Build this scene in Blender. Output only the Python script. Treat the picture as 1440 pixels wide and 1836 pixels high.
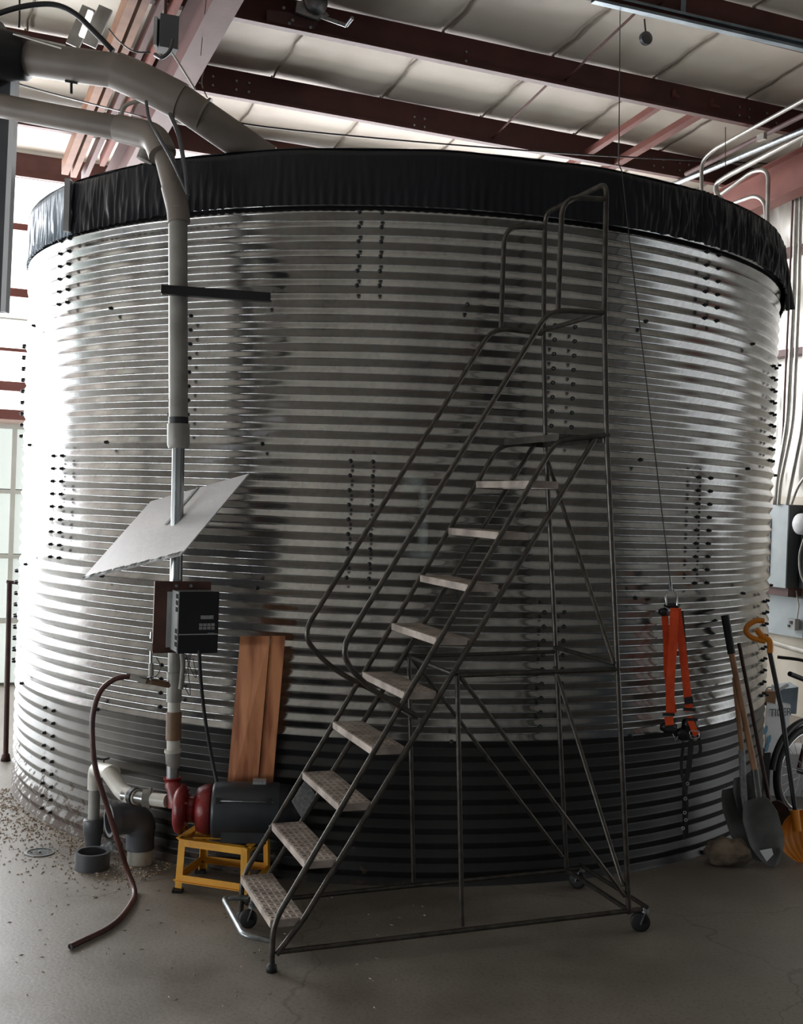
import bpy, math, random
from mathutils import Vector, Matrix, noise
random.seed(7)
PI = math.pi
S = bpy.context.scene
C = S.collection
for o in list(bpy.data.objects): bpy.data.objects.remove(o)

# ------------------------------------------------------------------ camera
F_PX, PITCH, ROLL, EYE = 2063.6, -0.0072, 0.0359, 2.1224
cr, sr, cp, sp = math.cos(ROLL), math.sin(ROLL), math.cos(PITCH), math.sin(PITCH)
cam = bpy.data.cameras.new('camera'); camo = bpy.data.objects.new('camera', cam); C.objects.link(camo)
cam.sensor_fit = 'HORIZONTAL'; cam.sensor_width = 36; cam.lens = F_PX / 1440 * 36
cam.clip_start = .05; cam.clip_end = 200
rx = Vector((cr, -sr*sp, sr*cp)); ux = Vector((-sr, -cr*sp, cr*cp)); fx = Vector((0, cp, sp))
camo.matrix_world = Matrix(((rx.x, ux.x, -fx.x, 0), (rx.y, ux.y, -fx.y, 0), (rx.z, ux.z, -fx.z, EYE), (0, 0, 0, 1)))
S.camera = camo

# ------------------------------------------------------------------ colour management, world
S.view_settings.view_transform = 'Standard'; S.view_settings.look = 'None'
S.view_settings.gamma = 1; S.view_settings.use_curve_mapping = False
S.view_settings.exposure = 0.12
w = bpy.data.worlds.new('world'); S.world = w; w.use_nodes = True
bg = w.node_tree.nodes['Background']; bg.inputs[0].default_value = (.80, .90, 1, 1); bg.inputs[1].default_value = .03

# ------------------------------------------------------------------ building axes: P runs along the purlins, Q across them
AZ = math.radians(66.3)
Pv = Vector((math.sin(AZ), math.cos(AZ), 0)); Qv = Vector((-math.cos(AZ), math.sin(AZ), 0)); Zv = Vector((0, 0, 1))
def W(p, q, z): return Pv*p + Qv*q + Zv*z
SL = .104
def zp(q): return 5.93 - SL*(q - 9.04)        # underside of the purlins
def zr(q): return 6.21 - SL*(q - 9.04)        # insulation
WALLQ, WALLP = 13.1, 8.9

def area(name, p0, p1, q, z0, z1, energy, col, facing):
    L = bpy.data.lights.new(name, 'AREA'); L.shape = 'RECTANGLE'; L.size = abs(p1-p0); L.size_y = z1-z0
    L.energy = energy*L.size*L.size_y; L.color = col
    o = bpy.data.objects.new(name, L); C.objects.link(o)
    if facing == 'Q-': x, z, loc = Pv, Qv, W((p0+p1)/2, q, (z0+z1)/2)
    elif facing == 'Q+': x, z, loc = -Pv, -Qv, W((p0+p1)/2, q, (z0+z1)/2)
    elif facing == 'P-': x, z, loc = -Qv, Pv, W(q, (p0+p1)/2, (z0+z1)/2)
    elif facing == 'P+': x, z, loc = Qv, -Pv, W(q, (p0+p1)/2, (z0+z1)/2)
    y = z.cross(x)
    o.matrix_world = Matrix(((x.x, y.x, z.x, loc.x), (x.y, y.y, z.y, loc.y), (x.z, y.z, z.z, loc.z), (0, 0, 0, 1)))
    return o
DAY = (.93, .97, 1.0)
area('daylight_back_glazing', .7, 8.7, WALLQ+.02, 2.95, 5.66, 24.0, DAY, 'Q-')
area('daylight_clear_bay', -3.6, .6, WALLQ-.02, 2.95, 5.0, 56.0, DAY, 'Q-')
area('daylight_back_door', .7, 8.7, WALLQ-.06, .05, 2.8, 2.2, DAY, 'Q-')
area('fill_back_bay', -3.6, .6, WALLQ-.06, .05, 2.8, 22, DAY, 'Q-')  # out-of-frame light added low to brighten the left floor
area('fill_left_low', 1.0, 12.8, -9.0, .05, 1.0, 55.0, DAY, 'P+')  # unseen low light added to lift the ceiling from below
area('fill_front_strip', -7, 8.5, -4.9, 2.0, 3.0, 3.0, DAY, 'Q+')  # strip added behind the camera for bright lines on the corrugations
area('fill_right', .5, 6.5, 8.8, .1, 2.2, 3.0, DAY, 'P-')  # added out of frame to brighten the tank's right side

# ------------------------------------------------------------------ materials
def srgb(r, g, b):
    f = lambda c: (c/255/12.92) if c/255 <= .04045 else ((c/255+.055)/1.055)**2.4
    return (f(r), f(g), f(b), 1)
def mat(name, c1, c2=None, rough=.6, metal=0, scale=4, bump=0, bscale=40, rough2=None, stretch=(1, 1, 1), spec=.5, detail=6, lo=.35, hi=.65):
    m = bpy.data.materials.new(name); m.use_nodes = True; nt = m.node_tree; N = nt.nodes; Lk = nt.links
    b = N['Principled BSDF']; b.inputs['Roughness'].default_value = rough; b.inputs['Metallic'].default_value = metal
    b.inputs['Specular IOR Level'].default_value = spec
    b.inputs['Base Color'].default_value = c1
    tc = N.new('ShaderNodeTexCoord'); mp = N.new('ShaderNodeMapping'); mp.inputs['Scale'].default_value = stretch
    Lk.new(tc.outputs['Object'], mp.inputs['Vector'])
    if c2 is not None:
        n = N.new('ShaderNodeTexNoise'); n.inputs['Scale'].default_value = scale; n.inputs['Detail'].default_value = detail
        Lk.new(mp.outputs[0], n.inputs['Vector'])
        r = N.new('ShaderNodeValToRGB'); r.color_ramp.elements[0].position = lo; r.color_ramp.elements[1].position = hi
        r.color_ramp.elements[0].color = c1; r.color_ramp.elements[1].color = c2
        Lk.new(n.outputs['Fac'], r.inputs[0]); Lk.new(r.outputs[0], b.inputs['Base Color'])
        if rough2 is not None:
            mr = N.new('ShaderNodeMapRange'); mr.inputs[1].default_value = lo; mr.inputs[2].default_value = hi
            mr.inputs[3].default_value = rough; mr.inputs[4].default_value = rough2
            Lk.new(n.outputs['Fac'], mr.inputs[0]); Lk.new(mr.outputs[0], b.inputs['Roughness'])
    if bump:
        n2 = N.new('ShaderNodeTexNoise'); n2.inputs['Scale'].default_value = bscale; n2.inputs['Detail'].default_value = 5
        Lk.new(mp.outputs[0], n2.inputs['Vector'])
        bp = N.new('ShaderNodeBump'); bp.inputs['Strength'].default_value = bump; bp.inputs['Distance'].default_value = .01
        Lk.new(n2.outputs['Fac'], bp.inputs['Height']); Lk.new(bp.outputs[0], b.inputs['Normal'])
    return m
M = {}
M['insul'] = mat('insulation', srgb(216, 208, 194), srgb(230, 223, 210), .5, 0, 1.2, .4, 7)
M['seam'] = mat('seam_tape', srgb(132, 122, 108), srgb(110, 100, 88), .6)
M['foil'] = mat('foil', srgb(210, 207, 198), srgb(226, 224, 218), .35, .25, 3, .8, 11, stretch=(1, 1, .18))
M['purlin'] = mat('red_primer', srgb(72, 38, 34), srgb(90, 50, 44), .55, 0, 3, .1, 30)
M['redpaint'] = mat('rose_primer', srgb(126, 76, 69), srgb(142, 90, 81), .55, 0, 3, .1, 30)
M['rafter'] = mat('rafter_primer', srgb(92, 68, 66), srgb(106, 78, 75), .55, 0, 3, .1, 30)
M['wallpanel'] = mat('pale_panel', srgb(205, 205, 195), srgb(220, 220, 212), .5, 0, 2, .1, 20)
M['plywhite'] = mat('painted_board', srgb(196, 188, 172), srgb(215, 208, 194), .6, 0, 2, .1, 20, stretch=(1, 1, .2))
M['dark'] = mat('black_plastic', srgb(22, 22, 24), srgb(34, 34, 36), .45)
M['blackrub'] = mat('black_rubber', srgb(18, 18, 19), None, .6)
M['ladder'] = mat('ladder_tube', srgb(62, 58, 54), srgb(84, 79, 73), .34, .6, 20, .1, 120)
M['step'] = mat('step_metal', srgb(186, 174, 164), srgb(140, 128, 120), .5, .15, 9, .1, 60)
M['galv'] = mat('galvanised', srgb(165, 170, 172), srgb(130, 135, 138), .38, .9, 30, .05, 60)
M['zinc'] = mat('zinc_strut', srgb(150, 165, 175), srgb(120, 136, 146), .4, .7, 6)
M['emt'] = mat('conduit', srgb(196, 194, 188), srgb(172, 170, 164), .33, .6, 8)
M['pvcdirty'] = mat('dusty_grey_pipe', srgb(128, 118, 110), srgb(112, 103, 96), .5, 0, 3, .1, 20)
M['pvcgrey'] = mat('grey_pvc', srgb(78, 80, 84), srgb(62, 64, 68), .42, 0, 3)
M['pvcwhite'] = mat('white_pvc', srgb(205, 203, 195), srgb(170, 166, 155), .4, 0, 5)
M['pvcpale'] = mat('pale_grey_pvc', srgb(150, 148, 142), srgb(125, 122, 116), .4, 0, 6)
M['steelpipe'] = mat('steel_pipe', srgb(165, 168, 168), srgb(120, 122, 122), .3, .85, 8, stretch=(1, 1, .3))
M['brownpipe'] = mat('primer_brown_pipe', srgb(120, 92, 66), srgb(90, 66, 48), .5, 0, 8)
M['redpump'] = mat('red_enamel', srgb(132, 26, 28), srgb(92, 20, 22), .38, 0, 9, .15, 60)
M['motor'] = mat('motor_grey', srgb(58, 62, 66), srgb(46, 50, 55), .42, .1, 7, .1, 80)
M['yellow'] = mat('yellow_paint', srgb(228, 166, 44), srgb(196, 134, 34), .5, 0, 9, .1, 50, lo=.3, hi=.75)
M['ply'] = mat('plywood', srgb(208, 140, 96), srgb(150, 88, 56), .6, 0, 4.2, .1, 40, stretch=(3.4, 3, .4), lo=.42, hi=.6)
M['drivefront'] = mat('drive_front', srgb(24, 25, 30), srgb(30, 31, 36), .5, spec=.3)
M['driveside'] = mat('drive_side', srgb(168, 170, 170), srgb(150, 152, 152), .45)
M['backboard'] = mat('rusty_board', srgb(88, 54, 42), srgb(60, 38, 32), .6, 0, 8)
M['white'] = mat('white_sheet', srgb(206, 203, 203), srgb(186, 184, 186), .38, 0, 2.2, .15, 25)
M['label'] = mat('label_grey', srgb(150, 152, 152), srgb(120, 122, 124), .5, 0, 60)
M['hose'] = mat('red_rubber_hose', srgb(92, 56, 52), srgb(66, 42, 40), .4, 0, 12, .1, 60)
M['orange'] = mat('orange_webbing', srgb(240, 84, 28), srgb(222, 70, 22), .65, 0, 20, .3, 300)
M['yelloworange'] = mat('orange_plastic', srgb(224, 138, 28), srgb(206, 120, 20), .38, 0, 3)
M['wood'] = mat('shovel_wood', srgb(172, 128, 92), srgb(140, 98, 68), .5, 0, 6, .1, 60, stretch=(3, 3, .3))
M['rust'] = mat('rusty_steel', srgb(72, 46, 38), srgb(52, 36, 32), .6, .3, 14, .2, 60)
M['blade'] = mat('grey_blade', srgb(92, 92, 90), srgb(70, 70, 68), .45, .4, 6, .1, 40)
M['rock'] = mat('rock', srgb(128, 112, 94), srgb(82, 70, 60), .8, 0, 9, .8, 25)
M['timber'] = mat('timber', srgb(136, 94, 66), srgb(104, 66, 48), .6, 0, 3, .1, 30, stretch=(1, 1, 4))
M['boxblue'] = mat('panel_grey', srgb(176, 184, 188), srgb(160, 168, 172), .4, .1, 3)
M['boxdark'] = mat('panel_dark', srgb(92, 96, 98), srgb(82, 86, 88), .45, .1, 3)
M['paper'] = mat('white_card', srgb(222, 224, 226), srgb(210, 212, 216), .6, 0, 4)
M['blueoval'] = mat('blue_print', srgb(98, 150, 178), None, .6)
M['ink'] = mat('grey_ink', srgb(70, 74, 80), None, .6)
M['bag'] = mat('brown_paper', srgb(176, 136, 104), srgb(150, 112, 84), .7, 0, 5)
M['bikered'] = mat('bike_frame', srgb(70, 24, 26), None, .3)
M['chrome'] = mat('chrome', srgb(200, 200, 200), None, .15, 1)
M['tyrewall'] = mat('tyre_side', srgb(190, 184, 172), srgb(170, 162, 150), .6, 0, 10)
M['bolt'] = mat('bolt', srgb(30, 31, 33), srgb(48, 48, 50), .4, .2, 30)
M['cable'] = mat('steel_cable', srgb(70, 68, 66), None, .45, .6)
M['debris'] = mat('debris', srgb(186, 170, 150), srgb(110, 92, 76), .8, 0, 30)

def galv_mat(name, dark=False):
    m = bpy.data.materials.new(name); m.use_nodes = True; nt = m.node_tree; N = nt.nodes; K = nt.links
    b = N['Principled BSDF']
    tc = N.new('ShaderNodeTexCoord')
    vo = N.new('ShaderNodeTexVoronoi'); vo.inputs['Scale'].default_value = 45; K.new(tc.outputs['Object'], vo.inputs['Vector'])
    mp = N.new('ShaderNodeMapping'); mp.inputs['Scale'].default_value = (1, 1, .18); K.new(tc.outputs['Object'], mp.inputs['Vector'])
    n1 = N.new('ShaderNodeTexNoise'); n1.inputs['Scale'].default_value = 2.6; n1.inputs['Detail'].default_value = 7; K.new(mp.outputs[0], n1.inputs['Vector'])
    n2 = N.new('ShaderNodeTexNoise'); n2.inputs['Scale'].default_value = 7; n2.inputs['Detail'].default_value = 5; K.new(tc.outputs['Object'], n2.inputs['Vector'])
    cr_ = N.new('ShaderNodeValToRGB'); e = cr_.color_ramp.elements
    e[0].position = .3; e[1].position = .7
    if dark: e[0].color = srgb(28, 29, 31); e[1].color = srgb(42, 42, 43)
    else: e[0].color = srgb(138, 141, 142); e[1].color = srgb(182, 186, 187)
    K.new(n1.outputs['Fac'], cr_.inputs[0])
    mx = N.new('ShaderNodeMixRGB'); mx.blend_type = 'MULTIPLY'; mx.inputs[0].default_value = .22
    K.new(cr_.outputs[0], mx.inputs[1]); K.new(vo.outputs['Color'], mx.inputs[2])
    hs = N.new('ShaderNodeHueSaturation'); hs.inputs['Saturation'].default_value = .25; K.new(mx.outputs[0], hs.inputs['Color'])
    col = hs.outputs[0]
    geo = N.new('ShaderNodeSeparateXYZ'); K.new(tc.outputs['Object'], geo.inputs[0])
    def math_(op, a, b_=None, c=None):
        n = N.new('ShaderNodeMath'); n.operation = op
        for i, v in enumerate((a, b_, c)):
            if v is None: continue
            if isinstance(v, (int, float)): n.inputs[i].default_value = v
            else: K.new(v, n.inputs[i])
        return n.outputs[0]
    if dark:
        # mud splashed on the foot of the tank, its left side
        h = math_('MULTIPLY_ADD', geo.outputs['Z'], -2.6, .30)
        side = math_('MULTIPLY_ADD', geo.outputs['X'], -.35, -.45)
        n3 = N.new('ShaderNodeTexNoise'); n3.inputs['Scale'].default_value = 16; n3.inputs['Detail'].default_value = 6; n3.inputs['Roughness'].default_value = .7; K.new(tc.outputs['Object'], n3.inputs['Vector'])
        s = math_('ADD', math_('ADD', h, side), math_('MULTIPLY_ADD', n3.outputs['Fac'], 5.0, -2.6))
        s = math_('MINIMUM', math_('MAXIMUM', math_('MULTIPLY', s, 3.0), 0), .85)
        mm = N.new('ShaderNodeMixRGB'); K.new(s, mm.inputs[0]); K.new(col, mm.inputs[1]); mm.inputs[2].default_value = srgb(72, 56, 46)
        K.new(math_('MULTIPLY_ADD', s, .45, .38), b.inputs['Roughness'])
        du = math_('MULTIPLY_ADD', geo.outputs['X'], -1.1, -1.25)  # paler left side: dust, plus the daylight on it put into the colour
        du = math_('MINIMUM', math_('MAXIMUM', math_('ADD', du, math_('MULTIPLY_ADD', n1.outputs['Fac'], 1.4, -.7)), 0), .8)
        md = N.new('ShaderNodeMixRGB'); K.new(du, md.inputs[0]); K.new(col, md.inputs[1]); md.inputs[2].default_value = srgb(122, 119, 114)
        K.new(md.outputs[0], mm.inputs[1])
        K.new(mm.outputs[0], b.inputs['Base Color'])
        b.inputs['Metallic'].default_value = 0; b.inputs['Specular IOR Level'].default_value = .42; b.inputs['Roughness'].default_value = .38
    else:
        # a pale painted numeral and smear on the third ring
        def spot(x, z, wx, wz):
            dx = math_('DIVIDE', math_('SUBTRACT', geo.outputs['X'], x), wx); dz = math_('DIVIDE', math_('SUBTRACT', geo.outputs['Z'], z), wz)
            d = math_('ADD', math_('MULTIPLY', dx, dx), math_('MULTIPLY', dz, dz))
            return math_('MAXIMUM', math_('SUBTRACT', 1, d), 0)
        sp_ = spot(.10, 2.245, .075, .05)
        for a in ((.155, 2.16, .03, .10), (.16, 1.97, .035, .19), (.16, 1.845, .12, .028), (.07, 2.22, .05, .04)):
            sp_ = math_('MAXIMUM', sp_, spot(*a))
        sp_ = math_('MULTIPLY', sp_, math_('MULTIPLY_ADD', n2.outputs['Fac'], 1.2, -.15))
        fr = math_('LESS_THAN', geo.outputs['Y'], 0)
        sp_ = math_('MINIMUM', math_('MULTIPLY', math_('MULTIPLY', sp_, fr), .9), .6)
        mm = N.new('ShaderNodeMixRGB'); K.new(sp_, mm.inputs[0]); K.new(col, mm.inputs[1]); mm.inputs[2].default_value = srgb(190, 205, 200)
        K.new(mm.outputs[0], b.inputs['Base Color'])
        K.new(math_('SUBTRACT', .96, sp_), b.inputs['Metallic'])
        mr = N.new('ShaderNodeMapRange'); mr.inputs[1].default_value = .3; mr.inputs[2].default_value = .7
        mr.inputs[3].default_value = .14; mr.inputs[4].default_value = .22
        K.new(n1.outputs['Fac'], mr.inputs[0]); K.new(mr.outputs[0], b.inputs['Roughness'])
    bp = N.new('ShaderNodeBump'); bp.inputs['Strength'].default_value = .05; bp.inputs['Distance'].default_value = .01
    K.new(n2.outputs['Fac'], bp.inputs['Height']); K.new(bp.outputs[0], b.inputs['Normal'])
    return m
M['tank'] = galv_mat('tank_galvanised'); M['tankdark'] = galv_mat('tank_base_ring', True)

def tarp_mat():
    m = mat('black_tarp', srgb(16, 17, 22), srgb(25, 26, 32), .38, 0, 2, .3, 14, stretch=(1, 1, .35), spec=.35); return m
M['tarp'] = tarp_mat()
M['tarpsilverlit'] = mat('lit_silver_tarp', srgb(150, 162, 172), srgb(120, 132, 144), .35, .2, 3, .4, 12)  # silvery end of the cover, with its daylight put into the colour

def floor_mat():
    m = bpy.data.materials.new('concrete'); m.use_nodes = True; nt = m.node_tree; N = nt.nodes; K = nt.links
    b = N['Principled BSDF']; tc = N.new('ShaderNodeTexCoord')
    n = N.new('ShaderNodeTexNoise'); n.inputs['Scale'].default_value = .9; n.inputs['Detail'].default_value = 9; n.inputs['Roughness'].default_value = .62
    K.new(tc.outputs['Object'], n.inputs['Vector'])
    r = N.new('ShaderNodeValToRGB'); e = r.color_ramp.elements; e[0].position = .3; e[1].position = .72
    e[0].color = srgb(106, 99, 91); e[1].color = srgb(150, 144, 135); K.new(n.outputs['Fac'], r.inputs[0])
    n2 = N.new('ShaderNodeTexNoise'); n2.inputs['Scale'].default_value = 55; n2.inputs['Detail'].default_value = 4; K.new(tc.outputs['Object'], n2.inputs['Vector'])
    r2 = N.new('ShaderNodeValToRGB'); e = r2.color_ramp.elements; e[0].position = .28; e[1].position = .5; e[0].color = (.55, .5, .45, 1); e[1].color = (1, 1, 1, 1)
    K.new(n2.outputs['Fac'], r2.inputs[0])
    mx = N.new('ShaderNodeMixRGB'); mx.blend_type = 'MULTIPLY'; mx.inputs[0].default_value = .6; K.new(r.outputs[0], mx.inputs[1]); K.new(r2.outputs[0], mx.inputs[2])
    # cracks
    nd = N.new('ShaderNodeTexNoise'); nd.inputs['Scale'].default_value = 2.2; nd.inputs['Detail'].default_value = 6; K.new(tc.outputs['Object'], nd.inputs['Vector'])
    va = N.new('ShaderNodeVectorMath'); va.operation = 'MULTIPLY_ADD'; K.new(nd.outputs['Color'], va.inputs[0]); va.inputs[1].default_value = (.5, .5, 0); K.new(tc.outputs['Object'], va.inputs[2])
    vo = N.new('ShaderNodeTexVoronoi'); vo.feature = 'DISTANCE_TO_EDGE'; vo.inputs['Scale'].default_value = .42; K.new(va.outputs[0], vo.inputs['Vector'])
    cm = N.new('ShaderNodeMapRange'); cm.inputs[1].default_value = .001; cm.inputs[2].default_value = .0035; K.new(vo.outputs['Distance'], cm.inputs[0])
    cm.inputs[3].default_value = .72; cm.inputs[4].default_value = 1
    mc = N.new('ShaderNodeMixRGB'); mc.blend_type = 'MULTIPLY'; mc.inputs[0].default_value = 1; K.new(mx.outputs[0], mc.inputs[1]); K.new(cm.outputs[0], mc.inputs[2])
    K.new(mc.outputs[0], b.inputs['Base Color'])
    mr = N.new('ShaderNodeMapRange'); mr.inputs[1].default_value = .35; mr.inputs[2].default_value = .65; mr.inputs[3].default_value = .38; mr.inputs[4].default_value = .6
    K.new(n.outputs['Fac'], mr.inputs[0]); K.new(mr.outputs[0], b.inputs['Roughness'])
    bp = N.new('ShaderNodeBump'); bp.inputs['Strength'].default_value = .25; bp.inputs['Distance'].default_value = .004
    K.new(n2.outputs['Fac'], bp.inputs['Height']); K.new(bp.outputs[0], b.inputs['Normal'])
    return m
M['floor'] = floor_mat()
def glow(name, c, s):
    m = bpy.data.materials.new(name); m.use_nodes = True; b = m.node_tree.nodes['Principled BSDF']
    b.inputs['Base Color'].default_value = c; b.inputs['Emission Color'].default_value = c; b.inputs['Emission Strength'].default_value = s; b.inputs['Roughness'].default_value = .3
    return m
M['daypane'] = glow('daylit_translucent_panel', srgb(214, 222, 218), .62)

# ------------------------------------------------------------------ mesh builder
class MB:
    def __init__(s): s.v = []; s.f = []; s.sm = []
    def add(s, vs, fs, smooth=False):
        o = len(s.v); s.v += [Vector(v) for v in vs]
        for f in fs: s.f.append([i+o for i in f]); s.sm.append(smooth)
        return s
    def obox(s, c, ax, ay, az):      # centre and three half vectors
        c = Vector(c); vs = [c + ax*i + ay*j + az*k for k in (-1, 1) for j in (-1, 1) for i in (-1, 1)]
        return s.add(vs, [(0, 2, 3, 1), (4, 5, 7, 6), (0, 1, 5, 4), (2, 6, 7, 3), (0, 4, 6, 2), (1, 3, 7, 5)])
    def box(s, c, sx, sy, sz): return s.obox(c, Vector((sx/2, 0, 0)), Vector((0, sy/2, 0)), Vector((0, 0, sz/2)))
    def bar(s, a, b, w, h, up=Zv):   # rectangular bar from a to b
        a, b = Vector(a), Vector(b); d = (b-a); t = d.normalized(); sd = t.cross(up)
        if sd.length < 1e-4: sd = t.cross(Vector((0, 1, 0)))
        sd.normalize(); u = sd.cross(t)
        return s.obox((a+b)/2, d/2, sd*w/2, u*h/2)
    def tube(s, pts, r, n=12, caps=True, closed=False):
        pts = [Vector(p) for p in pts]; k = len(pts); rs = r if isinstance(r, (list, tuple)) else [r]*k
        T = []
        for i in range(k):
            if closed: t = (pts[(i+1) % k]-pts[i]).normalized()+(pts[i]-pts[i-1]).normalized()
            elif i == 0: t = pts[1]-pts[0]
            elif i == k-1: t = pts[-1]-pts[-2]
            else: t = (pts[i+1]-pts[i]).normalized()+(pts[i]-pts[i-1]).normalized()
            T.append(t.normalized() if t.length > 1e-9 else T[-1])
        ref = Vector((0, 0, 1)) if abs(T[0].z) < .9 else Vector((1, 0, 0))
        u = T[0].cross(ref).normalized(); vs = []; fs = []
        for i in range(k):
            u = (u - T[i]*u.dot(T[i])).normalized(); v = T[i].cross(u)
            for j in range(n):
                a = 2*PI*j/n; vs.append(pts[i] + (u*math.cos(a)+v*math.sin(a))*rs[i])
        for i in range(k if closed else k-1):
            for j in range(n):
                a, b = i*n+j, i*n+(j+1) % n; c, d = ((i+1) % k)*n+(j+1) % n, ((i+1) % k)*n+j
                fs.append((a, b, c, d))
        s.add(vs, fs, True)
        if caps and not closed:
            s.add(vs[:n], [tuple(range(n))[::-1]]); s.add(vs[-n:], [tuple(range(n))])
        return s
    def cyl(s, a, b, r, n=20, caps=True): return s.tube([a, b], r, n, caps)
    def hollow(s, a, b, ro, ri, n=28):
        a, b = Vector(a), Vector(b); t = (b-a).normalized(); ref = Vector((0, 0, 1)) if abs(t.z) < .9 else Vector((1, 0, 0))
        u = t.cross(ref).normalized(); v = t.cross(u); L = []
        for (c, r) in ((a, ro), (b, ro), (b, ri), (a, ri)):
            L.append([c + (u*math.cos(2*PI*j/n)+v*math.sin(2*PI*j/n))*r for j in range(n)])
        for i in range(4):
            A, B = L[i], L[(i+1) % 4]
            s.add(A+B, [(j, (j+1) % n, n+(j+1) % n, n+j) for j in range(n)], i in (0, 2))
        return s
    def lathe(s, org, axis, prof, n=28, smooth=True):   # prof: (distance along axis, radius)
        org = Vector(org); t = Vector(axis).normalized(); ref = Vector((0, 0, 1)) if abs(t.z) < .9 else Vector((1, 0, 0))
        u = t.cross(ref).normalized(); v = t.cross(u); vs = []; fs = []
        for d, r in prof:
            for j in range(n): vs.append(org + t*d + (u*math.cos(2*PI*j/n)+v*math.sin(2*PI*j/n))*r)
        for i in range(len(prof)-1):
            for j in range(n): fs.append((i*n+j, i*n+(j+1) % n, (i+1)*n+(j+1) % n, (i+1)*n+j))
        return s.add(vs, fs, smooth)
    def prism(s, poly, ext):         # planar polygon (3D points) extruded by vector ext
        poly = [Vector(p) for p in poly]; n = len(poly); ext = Vector(ext)
        vs = poly + [p+ext for p in poly]
        return s.add(vs, [tuple(range(n))[::-1], tuple(range(n, 2*n))] + [(i, (i+1) % n, n+(i+1) % n, n+i) for i in range(n)])
    def grid(s, fn, nu, nv, smooth=True):
        vs = [fn(i/nu, j/nv) for j in range(nv+1) for i in range(nu+1)]
        return s.add(vs, [(j*(nu+1)+i, j*(nu+1)+i+1, (j+1)*(nu+1)+i+1, (j+1)*(nu+1)+i) for j in range(nv) for i in range(nu)], smooth)
    def sheet(s, fn, nu, nv, th, smooth=True):   # a grid with thickness: two skins and a rim
        A = [Vector(fn(i/nu, j/nv)) for j in range(nv+1) for i in range(nu+1)]
        n = nu+1; B = []
        for j in range(nv+1):
            for i in range(n):
                du = A[j*n+min(i+1, nu)]-A[j*n+max(i-1, 0)]; dv = A[min(j+1, nv)*n+i]-A[max(j-1, 0)*n+i]
                B.append(A[j*n+i] - du.cross(dv).normalized()*th)
        o = len(A)
        s.add(A+B, [(j*n+i, j*n+i+1, (j+1)*n+i+1, (j+1)*n+i) for j in range(nv) for i in range(nu)] +
              [(o+j*n+i, o+(j+1)*n+i, o+(j+1)*n+i+1, o+j*n+i+1) for j in range(nv) for i in range(nu)], smooth)
        rim = [i for i in range(n)] + [j*n+nu for j in range(1, nv+1)] + [nv*n+i for i in range(nu-1, -1, -1)] + [j*n for j in range(nv-1, 0, -1)]
        k = len(rim); s.add([A[i] for i in rim]+[B[i] for i in rim], [(i, k+i, k+(i+1) % k, (i+1) % k) for i in range(k)])
        return s
    def build(s, name, m, parent=None, origin=None):
        me = bpy.data.meshes.new(name)
        off = Vector((0, 0, 0))
        if parent is not None: off = parent['_o'] if '_o' in parent else Vector((0, 0, 0)); off = Vector(off)
        if origin is not None: off = Vector(origin)
        me.from_pydata([v-off for v in s.v], [], s.f)
        for p, k in zip(me.polygons, s.sm): p.use_smooth = k
        me.materials.append(M[m] if isinstance(m, str) else m); me.validate(); me.update()
        o = bpy.data.objects.new(name, me); C.objects.link(o)
        if parent is not None: o.parent = parent; o['_o'] = tuple(off)
        elif origin is not None: o.location = off; o['_o'] = tuple(off)
        return o
def fillet(pts, r, n=6):
    pts = [Vector(p) for p in pts]; out = [pts[0]]
    for i in range(1, len(pts)-1):
        a, b, c = pts[i-1], pts[i], pts[i+1]; d1 = (a-b); d2 = (c-b); R = min(r, d1.length*.48, d2.length*.48)
        p0 = b + d1.normalized()*R; p1 = b + d2.normalized()*R
        for k in range(n+1):
            t = k/n; out.append(p0*(1-t)**2 + b*2*t*(1-t) + p1*t*t)
    out.append(pts[-1]); return out
def spline(pts, n=8):
    P = [Vector(p) for p in pts]; P = [P[0]*2-P[1]] + P + [P[-1]*2-P[-2]]; out = []
    for i in range(1, len(P)-2):
        for k in range(n):
            t = k/n; a, b, c, d = P[i-1:i+3]
            out.append(.5*((2*b)+(c-a)*t+(2*a-5*b+4*c-d)*t*t+(3*b-a-3*c+d)*t**3))
    out.append(P[-2]); return out
def tag(o, label, cat, group=None, kind=None):
    o['label'] = label; o['category'] = cat
    if group: o['group'] = group
    if kind: o['kind'] = kind
    return o
def thing(name, loc, label, cat, group=None):
    o = bpy.data.objects.new(name, None); C.objects.link(o); o.empty_display_size = .1
    o.location = loc; o['_o'] = tuple(loc); return tag(o, label, cat, group)
def ray(x, y):
    a = (x-720)/F_PX; b = -(y-918)/F_PX
    return rx*a + ux*b + fx
EY = Vector((0, 0, EYE))
def at(x, y, Y): d = ray(x, y); return EY + d*(Y/d.y)
def atq(x, y, q): d = ray(x, y); return EY + d*(q/d.dot(Qv))
def atp(x, y, p): d = ray(x, y); return EY + d*(p/d.dot(Pv))
def atz(x, y, z=0): d = ray(x, y); return EY + d*((z-EYE)/d.z)
def struct(name, mb, m, label=None, cat=None):
    o = mb.build(name, m); o['kind'] = 'structure'
    if label: tag(o, label, cat or 'wall')
    return o

# ================================================================== the building
p0, p1, q0 = -9.2, 9.0, -5.0
struct('floor', MB().add([W(p0, q0, 0), W(p1, q0, 0), W(p1, WALLQ+.3, 0), W(p0, WALLQ+.3, 0), W(p0, q0, -.2), W(p1, q0, -.2), W(p1, WALLQ+.3, -.2), W(p0, WALLQ+.3, -.2)],
       [(0, 1, 2, 3), (7, 6, 5, 4), (0, 4, 5, 1), (1, 5, 6, 2), (2, 6, 7, 3), (3, 7, 4, 0)]), 'floor', 'grey concrete workshop floor, stained and cracked', 'floor')
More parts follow.
